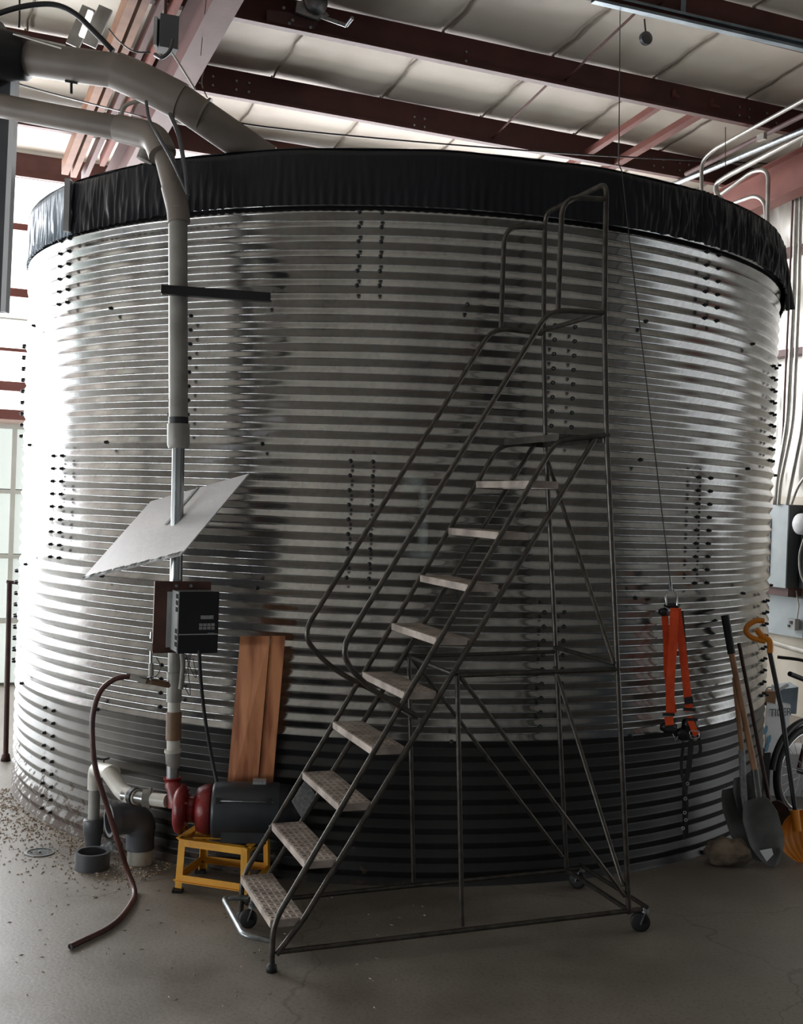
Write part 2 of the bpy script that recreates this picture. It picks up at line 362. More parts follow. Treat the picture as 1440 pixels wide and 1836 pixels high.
# ceiling: insulation blanket sagging between purlins and pinched at the seams
SEAM = [3.1 + 1.1*k for k in range(-12, 7)]
PUR = [9.04 + 1.37*k for k in range(-10, 4)]
def ceil_pt(u, v):
    p = p0 + (p1-p0)*u; q = q0 + (WALLQ+.2-q0)*v
    ds = min(abs(p-s) for s in SEAM); dq = min(abs(q-s) for s in PUR)
    f = min(dq/.68, 1)
    sag = -.010*math.sin(f*PI/2)
    pinch = .008*math.exp(-(ds/.05)**2)
    wv = noise.noise(Vector((p*1.1, q*1.3, 0)))*.015 + (noise.noise(Vector((p*5+q*2, q*1.6-p*1.2, 3)))*.012*f + noise.noise(Vector((p*9-q*5, q*7, 9)))*.007*f)*max(0, min(1, .5+1.6*noise.noise(Vector((p*.7, q*.5, 20)))))
    # creases fan out beside the seams
    wv += .010*f*math.exp(-(ds/.22)**2)*math.sin(q*26+p*11)*noise.noise(Vector((q*2.2, p, 5)))*2
    return W(p, q, zr(q) + .02 + sag + pinch + wv)
struct('ceiling', MB().grid(ceil_pt, 420, 300).add([W(p0, q0, zr(q0)+.3), W(p1, q0, zr(q0)+.3), W(p1, WALLQ+.3, zr(WALLQ)+.3), W(p0, WALLQ+.3, zr(WALLQ)+.3)], [(0, 1, 2, 3)]),
       'insul', 'white vinyl insulation blanket under the sloping roof', 'ceiling')
TRM = 0
for sp_ in SEAM:
    if sp_ < .5 or sp_ > 8.8: continue
    TRM += 1
    mb = MB()
    for q in PUR:
        if q < 4 or q > 12: continue
        n = 8
        pts = [W(sp_ + .012*math.sin(i*2.1+q), q + 1.37*i/n, zr(q + 1.37*i/n) - .001) for i in range(n+1)]
        mb.tube(pts, .010, 6)
    o = mb.build('trim_%d' % TRM, 'seam'); o['kind'] = 'structure'
# purlins: Z sections
def purlin(q, a=p0, b=p1, label='', grp='roof purlins'):
    z = zp(q); mb = MB(); t = .006; h = .27; fw = .075
    for (A, B) in ((a, b),):
        mb.bar(W(A, q, z+h/2), W(B, q, z+h/2), t*1.5, h)
        mb.bar(W(A, q-fw/2, z+t/2-.001), W(B, q-fw/2, z+t/2-.001), fw, t)
        mb.bar(W(A, q-fw+.003, z+.012), W(B, q-fw+.003, z+.012), t, .024)
        mb.bar(W(A, q+fw/2, z+h-.003), W(B, q+fw/2, z+h-.003), fw, t)
    o = mb.build('roof_purlin', 'purlin'); tag(o, label, 'beam', grp); o['kind'] = 'structure'
    return o
pl = {9.04: 'dark red roof purlin carrying the hand winch', 10.41: 'dark red roof purlin just above the tank rim', 7.67: 'dark red roof purlin above the galvanised strut', 11.78: 'dark red roof purlin behind the tank, last before the glazed wall'}
PO = {}
for q in PUR:
    if q > 13.2: continue
    lab = [v for k, v in pl.items() if abs(k-q) < .05]
    if q < 5.5: continue
    PO[round(q, 2)] = purlin(q, label=lab[0] if lab else 'dark red roof purlin near the camera overhead')
# lap bolts showing as bright dots
def dots(par, q, pts):
    mb = MB()
    for p, z in pts: mb.cyl(W(p, q-.004, z), W(p, q-.02, z), .011, 8)
    return mb.build('lap_bolt', 'galv', par)
for q, c in ((9.04, 7.64), (10.41, 7.64), (10.41, 2.65)):
    par = PO[round(q, 2)]
    for dp in (-.24, -.12, .10, .22):
        for dz in (.09, .17): dots(par, q, [(c+dp, zp(q)+dz)])
for q, c in ((9.04, 4.42), (10.41, 4.55)):
    for dp in (0, .11):
        for dz in (.06, .14):
            if (q, dp) == (9.04, .11): continue
            dots(PO[round(q, 2)], q, [(c+dp, zp(q)+dz)])
# main rafters (I sections)
def rafter(pc, dz, m, label, qa, qb, wf=.2, depth=.42):
    mb = MB()
    def z(q): return zp(q)+dz
    mb.bar(W(pc, qa, z(qa)), W(pc, qb, z(qb)), wf, .014)
    mb.bar(W(pc, qa, z(qa)+depth/2), W(pc, qb, z(qb)+depth/2), .012, depth)
    mb.bar(W(pc, qa, z(qa)+depth-.02), W(pc, qb, z(qb)+depth-.02), wf, .014)
    o = mb.build('roof_rafter', m); tag(o, label, 'beam'); o['kind'] = 'structure'; return o
rafter(2.03, -.42, 'rafter', 'dull pink steel rafter crossing the purlins above the big pipe', 5.5, WALLQ)
rafter(8.42, -.42, 'redpaint', 'red steel end rafter along the foil covered right wall', 5.5, WALLQ, .2, .42)
# sag rods between purlins
for a, b in ((7.67, 9.04), (9.04, 10.41), (6.3, 7.67)):
    o = MB().cyl(W(5.45, a, zp(a)+.22), W(5.43, b, zp(b)+.08), .011, 8).build('sag_rod', 'purlin')
    tag(o, {7.67: 'thin dark rod from the strut purlin to the winch purlin', 9.04: 'thin dark rod between the two purlins over the tank', 6.3: 'thin dark rod overhead near the camera'}[a], 'rod')
# two rose angle braces under the purlins at the right
for pc, (xa, ya, xb, yb), wd, lab in ((6.62, (1215, 172, 1045, 285), .05, 'narrow rose steel angle brace, left of the pair above the tank'), (7.05, (1285, 190, 1100, 300), .075, 'wider rose steel angle brace, right of the pair above the tank')):
    a = atq(xa, ya, 9.0); b = atq(xb, yb, 10.4); d = (b-a); b2 = b + d*.35
    mb = MB().bar(a, b2, wd*1.3, .008); sd = d.normalized().cross(Zv).normalized()
    mb.bar(a - sd*wd*.6+Zv*.03, b2 - sd*wd*.6+Zv*.03, .008, .06)
    tag(mb.build('steel_brace', 'redpaint'), lab, 'brace')
# hanging galvanised strut channel under the purlin C
qs = 7.63
a = atq(1060, -2, qs); b = atq(1450, 88, qs); mb = MB(); up = Zv
mb.bar(a, b, .008, .07); mb.bar(a-Qv*.03+up*.034, b-Qv*.03+up*.034, .06, .006); mb.bar(a-Qv*.03-up*.034, b-Qv*.03-up*.034, .06, .006)
mb.bar(a-Qv*.058+up*.025, b-Qv*.058+up*.025, .006, .02); mb.bar(a-Qv*.058-up*.025, b-Qv*.058-up*.025, .006, .02)
st = tag(mb.build('strut_channel', 'zinc'), 'bluish galvanised strut channel slung under a purlin, top right', 'strut')
c_ = atq(1225, 20, 7.62); MB().bar(c_+Zv*.12, c_-Zv*.02, .04, .008).build('hanger', 'zinc', st)

# walls
RW = MB()
def foil_pt(u, v):
    q = 3 + (WALLQ-3)*u; z = 2.35 + (zr(q)+.1-2.35)*v
    off = noise.noise(Vector((q*7, z*1.1, 0)))*.05 + noise.noise(Vector((q*14, z*2.5, 4)))*.022
    gd = min(abs(z-g) for g in (2.35, 3.9, 5.0)); off *= min(1, gd/.25+.15)
    return W(WALLP+off, q, z)
struct('wall_right', RW.grid(foil_pt, 260, 120), 'foil', 'right wall of crinkled foil-faced insulation', 'wall')
struct('wall_right_lower', MB().obox(W(WALLP+.03, 8, 1.18), Qv*5.1, Pv*.03, Zv*1.18), 'plywhite', 'pale boarded lower right wall behind the bicycle', 'wall')
for k, z in ((1, 5.0), (2, 3.9)):
    o = MB().bar(W(WALLP-.1, 3, z), W(WALLP-.1, WALLQ, z), .16, .07).build('wall_girt', 'purlin')
    tag(o, ['', 'upper dark red wall girt behind the conduits, right wall', 'lower dark red wall girt behind the conduits, right wall'][k], 'beam'); o['kind'] = 'structure'
# back wall: red girts in front of blown-out glazing, sectional door below
mb = MB()
mb.bar(W(p0, WALLQ+.1, 5.72), W(p1, WALLQ+.1, 5.72), .1, .18)
mb.bar(W(p0, WALLQ+.1, 2.86), W(p1, WALLQ+.1, 2.86), .06, .12)
struct('wall_back', mb, 'wallpanel', 'back wall header between the glazing and the pale door', 'wall')
struct('window_1', MB().obox(W((p0+p1)/2, WALLQ+.16, 4.3), Pv*(p1-p0)/2, Qv*.01, Zv*1.4), glow('bright_glazing', (1, 1, 1, 1), 2.2), 'overexposed glazed band high in the back wall', 'window')
for i, (z, h) in enumerate(((4.94, .07), (4.235, .09), (3.95, .02), (3.62, .035), (3.23, .10), (2.93, .10))):
    o = MB().bar(W(p0, WALLQ-.05, z), W(8.5, WALLQ-.05, z), .12, h).build('window_girt', 'redpaint' if h > .03 else 'wallpanel')
    tag(o, ['topmost red girt across the bright back glazing', 'second red girt down across the back glazing, with pale top', 'thin pale rail across the back glazing', 'thin rosy rail across the back glazing', 'rosy girt above the header of the back glazing', 'red header girt between back glazing and pale door'][i], 'beam'); o['kind'] = 'structure'
for p in (-3.2, .05, 3.4, 6.6):
    o = MB().bar(W(p, WALLQ-.02, 2.8), W(p, WALLQ-.02, 5.7), .12, .1, up=Qv).build('window_mullion', 'redpaint')
    tag(o, 'red steel post dividing the back glazing', 'post', 'posts of the back glazing'); o['kind'] = 'structure'
dr = bpy.data.objects.new('door_1', None); C.objects.link(dr); dr.location = W(1.3, WALLQ, 0); dr['_o'] = tuple(W(1.3, WALLQ, 0)); dr['kind'] = 'structure'
tag(dr, 'pale translucent sectional door in the back wall, left of the tank', 'door')
for k in range(4):
    z0 = .02 + k*.70
    MB().obox(W(0, WALLQ+.03, z0+.34), Pv*9, Qv*.02, Zv*.33).build('door_panel', 'daypane', dr)
    MB().bar(W(p0, WALLQ, z0+.68), W(p1, WALLQ, z0+.68), .05, .045).build('door_rail', 'wallpanel', dr)
for p in (-2.2, .35, 1.15, 1.8, 4, 6):
    MB().bar(W(p, WALLQ, 0), W(p, WALLQ, 2.8), .05, .03, up=Qv).build('door_stile', 'wallpanel', dr)

# ================================================================== the tank
TC = Vector((-.0366, 9.2402, 0)); TR = 2.857; RH = .81; PITCHC = RH/10; AMP = .0105
tank = thing('water_tank', TC, 'huge round corrugated galvanised steel tank standing on the concrete floor', 'tank')
def cylp(az, r, z): a = math.radians(az); return TC + Vector((math.sin(a)*r, -math.cos(a)*r, z))
def prof(z): return AMP*math.asin(.98*math.cos(2*PI*z/PITCHC))/math.asin(.98)
OFF = {4: -4.3, 2: -4.3, 0: -4.3, 3: 18.3, 1: 18.3}
for ring in range(5):
    for k in range(8):
        a0 = OFF[ring] + 45*k
        if a0 > 180: a0 -= 360
        z0, z1 = ring*RH, (ring+1)*RH if ring < 4 else 3.92
        nz = int(round((z1-z0)/PITCHC*16)); lift = .0025 if ring % 2 else 0
        def fn(u, v, a0=a0, z0=z0, z1=z1, lift=lift):
            az = a0-1.9 + 48.8*u; z = z0 + (z1-z0)*v; ph = z/PITCHC*2*PI; z = z - .42*math.sin(2*ph)/2/(2*PI)*PITCHC
            if u == 0: r_ = .0005
            else: r_ = .001 + .004*(1-u)
            dent = .0022*noise.noise(Vector((az*.10, z*1.2, ring*3.1+k)))
            if ring < 4: edge = 0
            return cylp(az, TR + prof(z) + r_ + lift + dent, z)
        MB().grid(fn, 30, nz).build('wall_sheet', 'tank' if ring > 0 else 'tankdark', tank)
# bolts
bm_ = MB().lathe((0, 0, 0), (0, -1, 0), [(0, .0001), (0, .013), (.004, .013), (.005, .010), (.018, .0095), (.024, .005), (.025, .0001)], 8, False)
bme = bm_.build('bolt', 'bolt'); bmesh_ = bme.data; bpy.data.objects.remove(bme)
allb = []
for ring in range(5):
    rows = range(1, 10) if ring < 4 else range(1, 7)
    for k in range(8):
        a0 = OFF[ring] + 45*k
        if a0 > 180: a0 -= 360
        if abs(a0) > 80: continue
        if ring == 0 and a0 > -40: continue
        for r in rows:
            for d in (-1.2, 1.3): allb.append((a0+d+.4, ring*RH + r*PITCHC))
for b in range(1, 5):
    for k in range(-3, 4): allb.append((7.2+22.5*k, b*RH))
def depth(b): return abs(b[0]+2)
allb.sort(key=depth)
def bolt_mtx(az, z):
    p = cylp(az, TR + prof(z) + .004, z) - TC
    return Matrix.Translation(p) @ Matrix.Rotation(math.radians(az), 4, 'Z')
for az, z in allb[:100]:
    o = bpy.data.objects.new('bolt', bmesh_); C.objects.link(o); o.parent = tank; o.matrix_basis = bolt_mtx(az, z)
mb = MB()
for az, z in allb[100:]:
    T = bolt_mtx(az, z); mb.add([T @ v for v in bm_.v], bm_.f)
o = mb.build('bolts', 'bolt', None); o.parent = tank; o['kind'] = 'stuff'
# tarpaulin skirt over the rim and its cover sheet
def skirt(a0, a1, silver=False):
    def fn(u, v):
        az = a0 + (a1-a0)*u
        amp = .004 + .032*max(0, min(1, (az-22)/20)) + .012*max(0, min(1, (-az-18)/15))
        if silver: amp = .012
        hem = 3.765 - .05*max(0, (az-52)/20)**2 - .02*max(0, min(1, (-az-20)/20))
        top = 4.085 + .006*math.sin(az*.35)
        hem += .010*noise.noise(Vector((az*.9, 0, 1)))*(1 if az > 20 or az < -15 else .2)
        z = hem + (top-hem)*v
        f = noise.noise(Vector((az*1.1 + v*.6, v*1.2, 2)))*1.3 + .7*noise.noise(Vector((az*2.3 - v*.9, v*1.6, 7)))
        gather = (1-v)**3*.010*math.sin(az*6)*(1 if az < -20 else .3)
        r = TR + .020 + amp*abs(f)*(.5+.5*math.sin(PI*min(1, v+.15))) + gather + .02*(1-v)*max(0, (az-45)/20)
        if v > .93: r -= .02*(v-.93)/.07
        return cylp(az, r, z)
    return MB().sheet(fn, int((a1-a0)*6), 14, .003)
tp = skirt(-47, 120).build('tank_cover_skirt', 'tarp', None, TC)
tag(tp, 'black wrinkled tarpaulin band wrapped round the top of the tank', 'tarpaulin')
s2 = skirt(-100, -46.5, True).build('end_panel', 'tarpsilverlit', tp); s2['label'] = 'silvery end of the tank cover on the left, daylight painted in'
mb = MB()
mb.add([cylp(a*5, TR+.02, 4.08) for a in range(72)], [tuple(range(72))]); mb.build('cover_sheet', 'tarp', tp)
mb = MB().bar(cylp(-47.3, TR+.05, 4.09), cylp(-47.3, TR+.05, 3.76), .035, .05, up=Vector((0, 1, 0))); o = mb.build('seam_batten', 'driveside', tp)
mb = MB().sheet(lambda u, v: cylp(70+2.2*u+.8*v, TR+.05+.05*(1-v)*u+.02*math.sin(u*9), 3.60+.25*v + .03*u), 8, 6, .003); mb.build('loose_flap', 'tarp', tp)

# ================================================================== rolling ladder
LU = Vector((.94, .341, 0)).normalized(); LN = Vector((-LU.y, LU.x, 0)); LF = Vector((-.51, 5.158, 0))
def L(u, v, z): return LF + LU*u + LN*v + Zv*z
lad = thing('rolling_ladder', LF, 'tall rolling warehouse ladder of dark steel tube with nine treads, in front of the tank', 'ladder')
LW = .66; TRD = .0135
def tb(name, pts, r=TRD, m='ladder', fr=None, n=10, par=lad):
    if fr: pts = fillet(pts, fr)
    return MB().tube(pts, r, n).build(name, m, par)
for v in (0, LW):
    tb('front_stringer', [L(0, v, .02), L(0, v, .215), L(1.33, v, 2.455), L(1.62, v, 2.50)], fr=.07)
    tb('rear_stringer', [L(.02, v, .075), L(.142, v, .225), L(1.546, v, 2.48)])
    MB().lathe(L(0, v, 0), (0, 0, 1), [(0, .0001), (0, .026), (.03, .022), (.035, .014), (.05, .014)], 12).build('rubber_foot', 'blackrub', lad)
    tb('rear_post', [L(1.838, v, .10), L(1.608, v, 2.50), L(1.571, v, 3.10), L(1.557, v, 3.62)])
    tb('handrail', [L(1.571, v, 3.10), L(1.268, v, 3.09), L(.262, v, 1.43), L(.40, v, 1.275), L(.66, v, 1.128)] if v == 0 else
       [L(1.571, v, 3.08), L(1.268, v, 3.09), L(.262, v, 1.43), L(.43, v, 1.26), L(.76, v, 1.09)], fr=.10)
    tb('guard_rail', [L(1.315, v, 3.09), L(1.315, v, 3.64), L(1.558, v, 3.66)], fr=.10)
    tb('support_post', [L(.853, v, 1.32), L(.925, v, .12)], .012)
    tb('side_rail', [L(.853, v, 1.318), L(1.735, v, 1.335)], .011)
    tb('diagonal_brace', [L(.87, v, 1.31), L(1.81, v, .19)], .011)
    tb('base_rail', [L(.03, v, .085), L(1.93, v, .115)], .012)
# hoop joining both rear posts at the top
tb('top_hoop', [L(1.557, LW, 3.60), L(1.557, LW, 3.74), L(1.557, 0, 3.74), L(1.557, 0, 3.60)], fr=.10)
tb('back_rail', [L(1.572, 0, 3.10), L(1.572, LW, 3.10)], .012)
tb('back_rail', [L(1.712, 0, 1.36), L(1.712, LW, 1.36)], .012)
tb('cross_rail', [L(.853, 0, 1.318), L(.853, LW, 1.318)], .011)
tb('cross_rail', [L(.64, 0, 1.13), L(.72, LW, 1.10)], .013)
tb('rear_brace', [L(1.63, LW, 2.38), L(1.70, 0, 1.36)], .011)
tb('rear_brace', [L(1.715, LW, 1.25), L(1.80, 0, .24)], .011)
tb('base_cross_rail', [L(1.83, 0, .12), L(1.83, LW, .12)], .013)
tb('base_cross_rail', [L(1.93, -.02, .13), L(1.93, LW+.02, .13)], .011)
tb('step_bumper', [L(.02, LW-.03, .12), L(-.10, LW-.03, .13), L(-.10, .14, .12), L(.02, .10, .10)], .014, 'galv', .05)
# perforated treads
def tread(u0, z, dep, w0=.012, w1=LW-.012, nx=12, nd=5, m='step'):
    mb = MB(); t = .003
    du = dep/nd; dv = (w1-w0)/nx; r = .30*min(du, dv)
    for i in range(nx):
        for j in range(nd):
            cu, cv = u0+(j+.5)*du, w0+(i+.5)*dv
            sq = []; hl = []; hb = []
            for k in range(8):
                a = PI/4*k
                c, s_ = math.cos(a), math.sin(a); mx_ = max(abs(c), abs(s_))
                sq.append(L(cu+c/mx_*du/2, cv+s_/mx_*dv/2, z)); hl.append(L(cu+c*r*1.15, cv+s_*r*.8, z+.0025)); hb.append(L(cu+c*r*1.1, cv+s_*r*.75, z-.006))
            mb.add(sq+hl+hb, [(k, (k+1) % 8, 8+(k+1) % 8, 8+k) for k in range(8)] + [(8+k, 8+(k+1) % 8, 16+(k+1) % 8, 16+k) for k in range(8)])
    for (ua, ub, va, vb, h) in ((u0-.003, u0, w0, w1, .034), (u0+dep, u0+dep+.003, w0, w1, .034), (u0, u0+dep, w0-.003, w0, .034), (u0, u0+dep, w1, w1+.003, .034)):
        mb.obox(L((ua+ub)/2, (va+vb)/2, z-h/2), LU*(ub-ua)/2, LN*(vb-va)/2, Zv*h/2)
    return mb.build('tread', m, lad)
for k in range(9):
    tread(-.008+.1510*k, .228+.2535*k, .155)
o = tread(1.355, 2.492, .235, nd=7); o.name = 'platform'; o.data.materials[0] = M['ladder']
MB().obox(L(.30, LW-.02, .60), LU*.035+Zv*.056, LN*.002, (Zv*.045-LU*.028)).build('data_plate', 'label', lad)
def caster(u, v, turn=0, r=.05):
    c = L(u, v, 0); ax = (LN*math.cos(turn)+LU*math.sin(turn)); al = Zv.cross(ax)
    g = MB().cyl(c+Zv*.125, c+Zv*.10, .02, 10)
    for s in (-1, 1): g.bar(c+ax*.022*s+Zv*.105, c+ax*.022*s+al*.02+Zv*.045, .004, .03, up=ax)
    f = g.build('caster_fork', 'galv', lad)
    MB().lathe(c+al*.02-ax*.014+Zv*r, ax, [(0, .001), (0, r*.8), (.004, r), (.024, r), (.028, r*.8), (.028, .001)], 20).build('wheel', 'blackrub', f)
caster(1.93, 0, .5); caster(1.93, LW, .9); caster(.03, LW-.12, .3, .045)
MB().cyl(L(.03, LW-.12, .12), L(.03, LW-.12, .2), .012).build('caster_stem', 'galv', lad)

# ================================================================== pipes above and in front
pump_o = Vector((-1.2, 6.25, 0))
big = [at(-40, 92, 6.9), at(30, 105, 6.85), at(215, 128, 6.8), at(300, 168, 6.8), at(400, 226, 6.85), at(480, 290, 6.95)]
bp_ = thing('overhead_pipe', big[1], 'fat dusty grey pipe bending down over the rim into the tank', 'pipe')
def seg(par, pts, r, name, m, fr=None, n=24):
    if fr: pts = fillet(pts, fr, 8)
    return MB().tube(pts, r, n).build(name, m, par)
R1 = .100
seg(bp_, [big[0], big[2]], R1, 'pipe_run', 'pvcdirty')
d12 = (big[2]-big[1]).normalized(); d34 = (big[4]-big[3]).normalized()
seg(bp_, [big[2]-d12*.02, big[2]+(big[3]-big[2])*.5, big[3]+(big[4]-big[3])*.25], R1*1.08, 'elbow', 'pvcdirty', .25)
seg(bp_, [big[3]+(big[4]-big[3])*.2, big[5]], R1, 'pipe_run', 'pvcdirty')
seg(bp_, [big[3]+(big[4]-big[3])*.62, big[3]+(big[4]-big[3])*.66], R1*1.05, 'coupling', 'pvcdirty')
cpl = at(8, 100, 6.86)
# black coupling at the far left end of the pipe
mb = MB().lathe(at(-50, 92, 6.88), d12, [(0, .02), (0, .16), (.1, .17), (.12, .19), (.16, .19), (.18, .15), (.34, .13), (.36, .0)], 28)
tag(mb.build('pipe_flange', 'dark', None, at(-30, 92, 6.88)), 'black rubber flange on the left end of the fat pipe', 'flange')
# tall conduit drop at the left edge, its daylit edge drawn as a white strip
c0 = at(12, 140, 6.95); c1 = at(0, 560, 6.95)
dc = tag(MB().bar(c0, c1, .09, .06, up=Vector((0, 1, 0))).build('drop_channel', 'pvcgrey', None, c1), 'tall grey channel with its lit edge as a white strip, at the left edge below the black flange', 'channel')
MB().bar(c0+Vector((.052, 0, 0)), c1+Vector((.030, 0, 0)), .030, .07, up=Vector((0, 1, 0))).build('lit_edge', 'paper', dc)

# feed pipe: overhead, down the front of the tank to the pump
r2 = .068; rv = .052
f = [at(-30, 184, 6.7), at(250, 237, 6.55), at(283, 247, 6.45), at(318, 372, 6.30)]
dp = thing('discharge_pipe', pump_o, 'tall grey plastic riser pipe from the red pump up and over to the left', 'pipe')
seg(dp, [f[0], f[1]], r2, 'pipe_run', 'pvcdirty')
seg(dp, [f[1]-(f[1]-f[0]).normalized()*.12, f[1]+(f[2]-f[1])*.9, f[2]+(f[3]-f[2])*.25], r2*1.15, 'elbow', 'pvcdirty', .16)
seg(dp, [at(290, 262, 6.45), at(318, 372, 6.30)], .056, 'sloping_section', 'pvcdirty')
seg(dp, [at(309, 335, 6.33), at(319, 375, 6.30), at(321, 400, 6.29)], .062, 'elbow', 'pvcdirty', .1)
seg(dp, [at(319, 372, 6.29), at(320, 760, 6.29)], rv, 'pipe_run', 'pvcpale')
seg(dp, [at(320, 748, 6.29), at(320, 760, 6.29)], rv*1.05, 'dark_band', 'dark')
seg(dp, [at(320, 760, 6.29), at(320, 798, 6.29), at(320, 804, 6.29)], [rv*1.18, rv*1.18, rv*1.05], 'coupling', 'pvcpale')
seg(dp, [at(320, 800, 6.29), at(314, 1130, 6.28)], .034, 'steel_section', 'steelpipe')
seg(dp, [at(314, 1120, 6.27), at(313, 1205, 6.27)], .036, 'pipe_run', 'pvcpale')
seg(dp, [at(313, 1205, 6.27), at(312, 1258, 6.27)], .041, 'coupling', 'pvcpale')
seg(dp, [at(312, 1258, 6.27), at(312, 1276, 6.27)], .034, 'pipe_run', 'pvcwhite')
seg(dp, [at(312, 1276, 6.27), at(311, 1326, 6.27)], .042, 'brown_coupling', 'brownpipe')
seg(dp, [at(311, 1326, 6.27), at(311, 1345, 6.27)], .036, 'pipe_run', 'pvcwhite')
seg(dp, [at(310, 1344, 6.27), at(310, 1349, 6.27)], .046, 'union_ring', 'pvcwhite')
seg(dp, [at(310, 1349, 6.27), at(310, 1372, 6.27), at(309, 1374, 6.27)], [.041, .039, .034], 'union', 'pvcpale')
seg(dp, [at(309, 1372, 6.27), at(309, 1402, 6.27)], .031, 'steel_nipple', 'steelpipe')

# white hood plate pierced by the riser
k = .995
PA, PB, PC, PD = [Vector(v) for v in ((-1.744, 6.319, 1.643), (-1.452, 6.653, 2.084), (-.841, 6.281, 2.257), (-1.133, 5.947, 1.817))]
nrm = (PB-PA).cross(PD-PA).normalized()
if nrm.z < 0: nrm = -nrm
def plate_pt(u, v): return PA + (PD-PA)*u + (PB-PA)*v
mb = MB().prism([PA, PD, PC, PB], -nrm*.006)
mb2 = mb.build('drip_hood', 'white', None, (PA+PC)/2); tag(mb2, 'white square sheet tilted round the riser pipe above the motor drive', 'sheet')
mb = MB()
for i in range(60):      # crumpled foil tape along the front edge
    u = i/60
    a, b = plate_pt(u, .0), plate_pt(u+1/60, .0); c, d = plate_pt(u+1/60, .035+.02*random.random()), plate_pt(u, .035+.02*random.random())
    h = nrm*(.003+.007*random.random()); mb.add([a+nrm*.002, b+nrm*.002, c+nrm*.001, d+nrm*.001, (a+c)/2+h], [(0, 1, 4), (1, 2, 4), (2, 3, 4), (3, 0, 4)])
mb.build('edge_tape', 'galv', mb2)
hole = at(316, 912, 6.28)
MB().bar(plate_pt(.5, .52)+nrm*.004, plate_pt(.5, .995)+nrm*.004, .022, .003, up=nrm).build('slot_tape', 'label', mb2)

# motor drive on its board
vb = at(326, 1110, 6.2)
ax = Vector((math.cos(math.radians(22)), math.sin(math.radians(22)), 0)); ay = Vector((-ax.y, ax.x, 0))     # front faces right of the camera
fn_ = Vector((.42, -.90, 0)).normalized(); fr_ = Vector((.90, .42, 0)).normalized()
bc = at(326, 1106, 6.24)
bb = MB().obox(bc, fr_*.155, fn_*.009, Zv*.193).build('drive_backboard', 'backboard', None, bc); tag(bb, 'rusty brown mounting board clamped to the riser behind the motor drive', 'board')
for s in (-1, 1):
    MB().cyl(bc+fr_*.04*s+Zv*.17+fn_*.008, bc+fr_*.04*s+Zv*.17+fn_*.02, .009, 8).build('clamp_bolt', 'galv', bb)
vc = bc + fn_*.105 + fr_*.045 - Zv*.012
vf = thing('motor_drive', vc, 'black fronted motor drive box with grey vented sides on the riser', 'motor drive')
MB().obox(vc-fn_*.015, fr_*.105, fn_*.075, Zv*.160).build('housing', 'driveside', vf)
MB().obox(vc+fn_*.065, fr_*.108, fn_*.012, Zv*.163).build('front_cover', 'drivefront', vf)
MB().obox(vc-fn_*.092, fr_*.13, fn_*.004, Zv*.15).build('mounting_flange', 'driveside', vf)
fc = vc + fn_*.078
MB().obox(fc+fr_*.045+Zv*.028, fr_*.035, fn_*.001, Zv*.010).build('display', 'label', vf)
for i in range(4):
    for j in range(2): MB().obox(fc+fr_*(.012+.022*i)-Zv*(.012+.018*j), fr_*.009, fn_*.0015, Zv*.0075).build('key', 'label', vf)
MB().obox(fc-Zv*.062, fr_*.105, fn_*.001, Zv*.0025).build('trim_line', 'driveside', vf)
MB().obox(fc-Zv*.060+fr_*.07, fr_*.018, fn_*.0015, Zv*.005).build('logo_strip', 'label', vf)
for z in (.135, .10, .065, -.05, -.085, -.12):
    MB().obox(vc-fr_*.1055-Zv*(-z)+fn_*.02, fr_*.001, fn_*.022, Zv*.012).build('vent', 'dark', vf)
# cables
def hose(name, pts, r, m, label, cat, n=8, group=None):
    P = spline(pts); o = MB().tube(P, r, n).build(name, m, None, P[0]); return tag(o, label, cat, group)
hose('power_cable', [at(357, 1165, 6.10), at(360, 1220, 6.12), at(368, 1290, 6.16), at(380, 1360, 6.18), at(389, 1402, 6.16)], .010, 'blackrub', 'thick black power cable dropping from the drive to the motor', 'cable')
hose('grey_conduit', [at(326, 1165, 6.18), at(328, 1195, 6.2), at(324, 1235, 6.22)], .014, 'pvcpale', 'short grey flexible conduit below the motor drive beside the riser', 'conduit')
hose('sensor_wire', [at(340, 1168, 6.15), at(336, 1200, 6.17), at(330, 1225, 6.18), at(341, 1246, 6.17), at(338, 1205, 6.17), at(343, 1168, 6.15)], .0025, 'dark', 'thin dark looped sensor wire hanging under the motor drive', 'wire', 5)
hose('sensor_wire', [at(332, 1168, 6.15), at(340, 1195, 6.17), at(352, 1215, 6.17), at(346, 1180, 6.15)], .0022, 'dark', 'thinnest dark wire tangle just right of the grey conduit', 'wire', 5)
hose('gauge_wire', [at(280, 1178, 6.2), at(288, 1195, 6.2), at(280, 1212, 6.19), at(262, 1216, 6.18), at(246, 1212, 6.18)], .0028, 'pvcgrey', 'grey wire looping from the gauge to the side outlet', 'wire', 5)
# side branch with gauge
br = thing('hose_outlet', at(300, 1228, 6.25), 'short dirty pipe branch with gauge left of the riser', 'fitting')
MB().tube([at(308, 1229, 6.25), at(262, 1220, 6.2)], .017, 12).build('branch_pipe', 'brownpipe', br)
MB().tube([at(262, 1220, 6.2), at(236, 1213, 6.18), at(233, 1212, 6.18)], [.02, .018, .013], 12).build('hose_barb', 'pvcpale', br)
MB().tube([at(270, 1225, 6.2), at(271, 1160, 6.2)], .008, 8).build('gauge_stem', 'steelpipe', br)
MB().cyl(at(270, 1160, 6.22), at(270, 1160, 6.18), .022, 16).build('gauge', 'pvcwhite', br)
MB().tube([at(271, 1212, 6.18), at(271, 1190, 6.18)], .014, 10).build('valve_body', 'pvcpale', br)
MB().tube([at(271, 1145, 6.2), at(272, 1133, 6.2)], .008, 8).build('gauge_tip', 'steelpipe', br)
